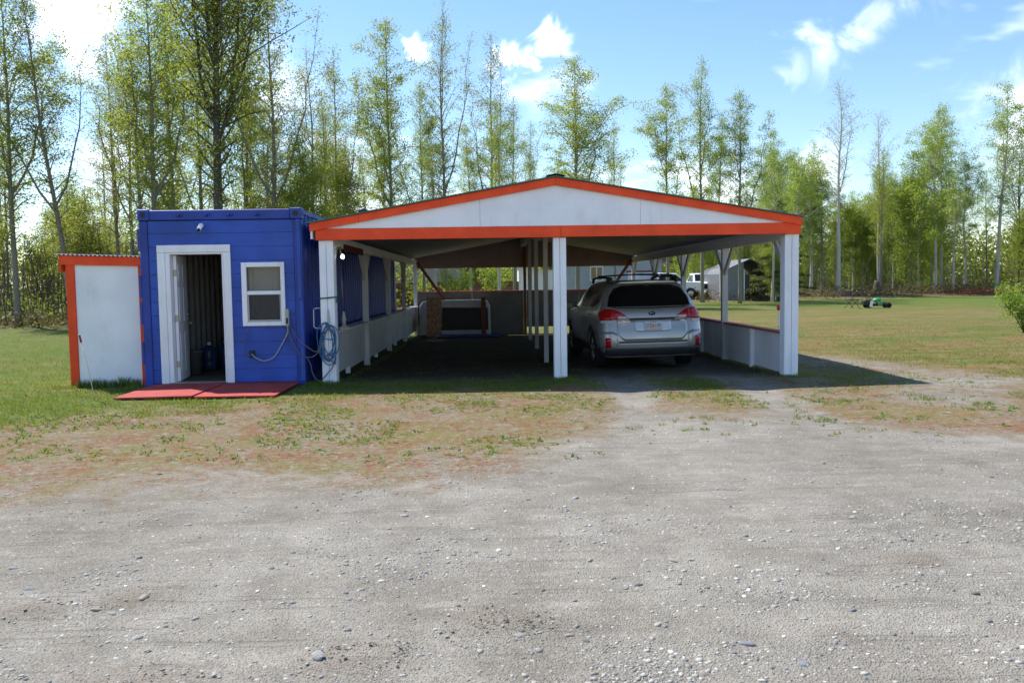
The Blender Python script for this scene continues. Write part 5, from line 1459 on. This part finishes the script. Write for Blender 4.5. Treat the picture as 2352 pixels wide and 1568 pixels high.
def left_low(rr):
    y = rr.uniform(33.0, 50); x = rr.uniform(-.62, -.14) * y
    top = 1.0 + 1.2 * abs(nz(x, y, 4, .5)); z = top * rr.random() ** 1.6
    return (x, y, gh(x, y) + z) if nz(x, y, 9, .9) > -.25 else None
mass('thicket_brush', 15000, left_low, .11, 'leaf_mass', 'low green brush under the trees at the left', 'brush', 5)
def dry_low(rr):
    if rr.random() < .3: y = rr.uniform(32.2, 38); x = rr.uniform(-.62, -.16) * y; z = .55 * rr.random() ** 2
    else:
        x = rr.uniform(9, 62); y = 60.5 + .42 * max(0, x - 17) + rr.gauss(.8, 2.2); z = .75 * rr.random() ** 2
    return (x, y, gh(x, y) + z)
mass('dry_brush', 30000, dry_low, .13, 'dry', 'brown dead grass and brush along the edge of the wood', 'brush', 6)
def far_left(rr):
    y = rr.uniform(54, 76); x = rr.uniform(-.66, -.08) * y; top = 4.0 + 3.5 * nz(x, y, 2, .22) + 1.5 * nz(x, y, 5, .8); z = rr.random() * top
    return (x, y, z) if nz(x, y, z * .5, .6) > -.32 else None
mass('far_left_wood', 20000, far_left, .26, 'leaf_mass', 'far wood showing between the trunks at the left', 'wood', 7)
def far_right(rr):
    y = rr.uniform(92, 122); x = rr.uniform(-.12, .74) * y; top = (6.2 if x > 20 else 4.6) + 2.6 * nz(x, y, 2, .16) + 1.4 * nz(x, y, 5, .7); z = rr.random() ** 1.6 * top
    return (x, y, z) if nz(x, y, z * .4, .5) > -.6 else None
mass('far_right_wood', 125000, far_right, .36, 'leaf_mass', 'far green wood behind the right lawn and carport', 'wood', 8)
sp2 = []
while len(sp2) < 420:
    x = rb.uniform(18, 66); y = 62 + .42 * max(0, x - 17) + rb.uniform(0, 22); sp2.append((x, y))
solo('wood_stems', stems_mesh('wood_stems', sp2, (2, 6), .032, rb), M['aspen_bark'], 'thin grey saplings crowding the wood behind the right lawn', 'saplings', kind='stuff')

# ================================================================== NEIGHBOURS
M['grey_siding'] = paint('pale_grey_siding', (.42, .46, .52), .7, .05, 2, .1)
M['beige'] = paint('beige_wall', (.40, .36, .32), .8, .06, 2, .1)
M['blue_roof'] = paint('blue_metal_roof', (.09, .25, .50), .4, .06)
M['fence_wood'] = paint('fence_wood', (.17, .085, .045), .8, .2, 3, grain=(10, 10, 1))
M['roof_metal'] = paint('pale_metal_roof', (.17, .18, .20), .5, .05, metal=.2)
hs_ = thing('grey_house', 'pale grey house with white window and garage door behind the carport', 'house', (8, 66, 0))
part('wall', MB().box(4.9, 12.2, 62, 70, -.1, 3.0).prism([(4.9, 3.0), (12.2, 3.0), (8.55, 4.6)], 62, 70), M['grey_siding'], hs_)
for i in range(14):
    part('siding_board', MB().box(4.88, 12.22, 61.975, 61.998, -.02 + i * .215, .185 + i * .215), M['grey_siding'], hs_)
part('roof', MB().prism([(4.3, 2.82), (8.55, 4.72), (12.8, 2.82), (12.8, 2.96), (8.55, 4.88), (4.3, 2.96)], 61.2, 70.6), M['blue_roof'], hs_)
part('eave_board', MB().prism([(4.25, 2.70), (8.55, 4.62), (12.85, 2.70), (12.85, 2.86), (8.55, 4.76), (4.25, 2.86)], 61.1, 61.19), M['brown_wood'], hs_)
wn_ = part('window', MB().box(7.02, 7.97, 61.93, 61.97, 1.55, 2.62), M['white'], hs_)
part('pane', MB().box(7.10, 7.46, 61.915, 61.929, 1.63, 2.54), M['dark_glass'], wn_); part('pane', MB().box(7.53, 7.89, 61.915, 61.929, 1.63, 2.54), M['dark_glass'], wn_)
gd = part('garage_door', MB().box(9.75, 11.75, 61.93, 61.97, 0, 2.12), M['white'], hs_)
for i in range(4): part('door_panel', MB().box(9.8, 11.7, 61.915, 61.929, .04 + i * .52, .52 + i * .52), M['white'], gd)
part('door_trim', MB().box(9.65, 11.85, 61.90, 61.97, 2.13, 2.24), M['brown_wood'], hs_)
ob = thing('white_outbuilding', 'small white outbuilding with orange eave and blue roof behind the carport', 'outbuilding', (2.9, 60, 0))
part('wall', MB().box(1.75, 2.75, 58, 61, -.1, 2.75).box(2.76, 4.1, 58.3, 61, -.1, 2.35), M['white'], ob)
part('roof', MB().box(1.5, 4.4, 57.6, 61.3, 2.76, 2.9), M['blue_roof'], ob)
part('eave_board', MB().box(1.48, 4.42, 57.5, 57.59, 2.56, 2.76), M['orange'], ob)
bh = thing('beige_house', 'plain beige house wall beyond the wooden fence', 'house', (-6, 70, 0))
part('wall', MB().box(-12.5, -2.6, 68, 76, -.1, 4.2), M['beige'], bh)
part('roof', MB().prism([(-13.0, 4.0), (-7.6, 6.2), (-2.1, 4.0), (-2.1, 4.15), (-7.6, 6.36), (-13.0, 4.15)], 67.4, 76.5), M['brown_wood'], bh)
part('window', MB().box(-9.2, -8.0, 67.94, 67.99, 1.4, 2.6), M['dark_glass'], bh)
fe = thing('wooden_fence', 'brown board fence behind the carport', 'fence', (-3, 58, 0))
fm_ = MB(); x = -9.5; rf = random.Random(3)
while x < 1.7:
    fm_.cbox(x, x + .135, 58.0 + rf.uniform(0, .02), 58.03 + rf.uniform(0, .01), -.1, 1.62 + rf.uniform(-.03, .03), .004); x += .143
part('fence_boards', fm_, M['fence_wood'], fe, kind='stuff')
for i in range(6): part('post', MB().box(-9.5 + i * 2.2, -9.4 + i * 2.2, 58.06, 58.16, -.1, 1.6), M['fence_wood'], fe)
for z in (.4, 1.3): part('rail', MB().box(-9.5, 1.7, 58.045, 58.06, z, z + .09), M['fence_wood'], fe)
# metal shelter
ms = thing('metal_shelter', 'grey metal vehicle shelter with rounded eaves behind the carport', 'shelter', (17, 60, 0))
def arch_pts(o=0.0): return [(15.6 - o, 0), (15.6 - o, 1.85 + o), (15.72, 2.08 + o), (16.0, 2.25 + o), (17.4, 2.85 + o), (18.8, 2.25 + o), (19.08, 2.08 + o), (19.2 + o, 1.85 + o), (19.2 + o, 0)]
part('end_panel', MB().prism([(15.62, -.1), (17.0, -.1), (17.0, 2.66), (16.0, 2.24), (15.74, 2.06), (15.62, 1.85)], 58.0, 58.04), paint('grey_sheet', (.20, .21, .23), .5, .06), ms)
a_, b_ = arch_pts(.05), arch_pts(0)
rmm = MB()
for i in range(len(a_) - 1):
    if i == len(a_) - 2: continue
    rmm.prism([a_[i], a_[i + 1], b_[i + 1], b_[i]], 57.9, 64)
part('roof_sheet', rmm, M['roof_metal'], ms)
part('back_panel', MB().box(15.65, 19.15, 63.9, 63.95, -.1, 1.85), paint('dark_back_sheet', (.10, .11, .12), .6, .06), ms)
for x in (17.0, 19.15): part('post', MB().box(x, x + .06, 57.95, 58.01, -.1, 2.2), M['galv'], ms)
# pickups
def pickup(loc, rz, label, seed):
    t = thing('pickup_truck', label, 'pickup', loc, 'white pickups by the neighbour house', True, rz)
    wp = M['white']
    prof = [(0, .55), (0, 1.12), (.15, 1.18), (1.25, 1.22), (1.9, 1.80), (3.1, 1.86), (3.45, 1.28), (5.3, 1.24), (5.35, .60)]
    b = MB()
    m0 = [(x, .93, z) for x, z in prof] + [(x, -.93, z) for x, z in prof]; n = len(prof)
    for i in (3 + 1, 5):
        m0[i] = (m0[i][0], .78, m0[i][2]); m0[n + i] = (m0[n + i][0], -.78, m0[n + i][2])
    b.v = m0
    b.f = [tuple(range(n)), tuple(range(2 * n - 1, n - 1, -1))] + [(i, i + n, (i + 1) % n + n, (i + 1) % n) for i in range(n)]; b.m = [0] * len(b.f)
    part('body', b, wp, t, bevel=.05)
    for s in (-1, 1):
        part('side_window', MB().add([(1.45, s * .945, 1.27), (3.25, s * .945, 1.27), (3.0, s * .81, 1.76), (1.98, s * .81, 1.74)], [(0, 1, 2, 3)]), M['dark_glass'], t)
        part('headlight', MB().cbox(-.03, .06, min(s * .55, s * .88), max(s * .55, s * .88), .88, 1.04, .02), M['lamp_clear'], t)
        for x in (.95, 4.35):
            w = part('wheel', MB().lathe([(.22, -.13), (.37, -.12), (.40, -.06), (.40, .06), (.37, .12), (.22, .13)], (x, s * .86, .40), 22, 'y'), M['tyre'], t, True)
            part('rim', MB().lathe([(.01, -.137), (.2, -.132), (.22, -.12), (.22, .12), (.2, .132), (.01, .137)], (x, s * .86, .40), 16, 'y'), M['alloy'], w, True)
    part('windshield', MB().add([(1.29, -.80, 1.262), (1.29, .80, 1.262), (1.87, .72, 1.79), (1.87, -.72, 1.79)], [(0, 1, 2, 3)]), M['dark_glass'], t)
    part('grille', MB().cbox(-.025, .02, -.52, .52, .70, 1.05, .01), M['black_plastic'], t)
    part('bumper', MB().cbox(-.12, .03, -.92, .92, .42, .64, .03), M['chrome'], t)
    return t
pickup((14.7, 60.5, gh(14.7, 60.5)), math.pi, 'white pickup with its nose to the right beside a birch', 1)
pickup((15.75, 62.0, gh(15.75, 62)), math.pi / 2, 'white pickup half hidden behind the left edge of the metal shelter', 2)

# ================================================================== LAWN THINGS
t = thing('lawn_mower', 'green and black lawn mower on the far lawn', 'lawn mower', (18.95, 42.2, gh(18.95, 42.2)), local=True, rotz=-.1)
mg = paint('bright_green_plastic', (.05, .27, .09), .4, .06)
part('deck', MB().lathe([(.30, .10), (.33, .12), (.33, .22), (.24, .30), (.10, .32)], (.05, 0, 0), 20), M['black_plastic'], t, True)
part('motor_hood', MB().lathe([(.20, .28), (.215, .36), (.19, .44), (.12, .49), (.01, .505)], (.06, 0, 0), 18), mg, t, True)
part('side_cover', MB().cbox(.02, .22, -.36, -.30, .10, .30, .02), mg, t)
for x, r_ in ((-.38, .14), (.55, .13)):
    for s in (-1, 1): part('wheel', MB().lathe([(.05, -.03), (r_ * .85, -.035), (r_, -.02), (r_, .02), (r_ * .85, .035), (.05, .03)], (x, s * .27, r_), 18, 'y'), M['tyre'], t, True)
part('front_plate', MB().cbox(.28, .52, -.22, .22, .10, .24, .03), M['black_plastic'], t)
part('grass_bag', MB().cbox(-.62, -.22, -.22, .22, .14, .40, .05), M['black_plastic'], t)
part('bag_panel', MB().prism([(-.40, .06), (-.26, .06), (-.20, .36), (-.34, .36)], -.32, -.29), M['galv'], t)
part('handle', MB().tube([(-.25, -.20, .35), (-.62, -.20, .78), (-.78, -.20, .95), (-.78, .20, .95), (-.62, .20, .78), (-.25, .20, .35)], .014, 6), M['dark_metal'], t, True)
t = thing('folding_chair', 'dark folding chair standing beside the lawn mower', 'chair', (17.75, 42.1, gh(17.75, 42.1)), local=True, rotz=.35)
part('seat', MB().cbox(-.22, .24, -.21, .21, .42, .45, .01), M['dark_metal'], t)
part('backrest', MB().cbox(-.31, -.27, -.21, .21, .64, .90, .015), M['dark_metal'], t)
for s in (-1, 1):
    part('leg', MB().tube([(-.29, s * .22, .90), (-.20, s * .22, .45), (.28, s * .22, 0)], .013, 6), M['dark_metal'], t, True)
    part('leg', MB().tube([(.20, s * .20, .43), (-.32, s * .20, 0)], .013, 6), M['dark_metal'], t, True)
rp = paint('red_timber_paint', (.42, .05, .035), .7, .12, 2, .15)
tp = [(35.6, 70.5), (37.0, 67.3), (40.6, 68.0), (43.0, 69.4), (46.5, 71.5)]
for i, (a, b) in enumerate(zip(tp[:-1], tp[1:])):
    za, zb = gh(*a), gh(*b)
    solo('red_timber', MB().beam((a[0], a[1], za + .13), (b[0], b[1], zb + .13), .16, .24), rp, ['red painted timber border, leftmost piece on the right lawn', 'red painted timber border, second piece from the left', 'red painted timber border, third piece from the left', 'red painted timber border behind the right shrub'][i], 'timber border', 'red timbers edging the right lawn')
solo('guy_wire_guard', MB().tube([(35.6, 75, 0), (36.3, 75, 2.4)], .045, 8), paint('yellow_plastic', (.60, .36, .02), .5, .06), 'slanting yellow guy wire guard in the right wood', 'guy wire guard', smooth=True)
sb = MB().lathe([(.42, -.1), (.34, .2), (.28, .5), (.27, .75), (.20, .92), (.05, .98)], (30.0, 66.6, gh(30.0, 66.6)), 14)
sb.v = [(x + .12 * nz(x, z, 1, 3), y + .12 * nz(y, z, 4, 3), z + .1 * nz(x, y, 2, 4)) for x, y, z in sb.v]
solo('dark_stump', sb, M['dark_bark'], 'dark broken stump among the birch trunks behind the chair', 'stump', smooth=True)
for o in bpy.data.objects:
    if '_local' in o: del o['_local']
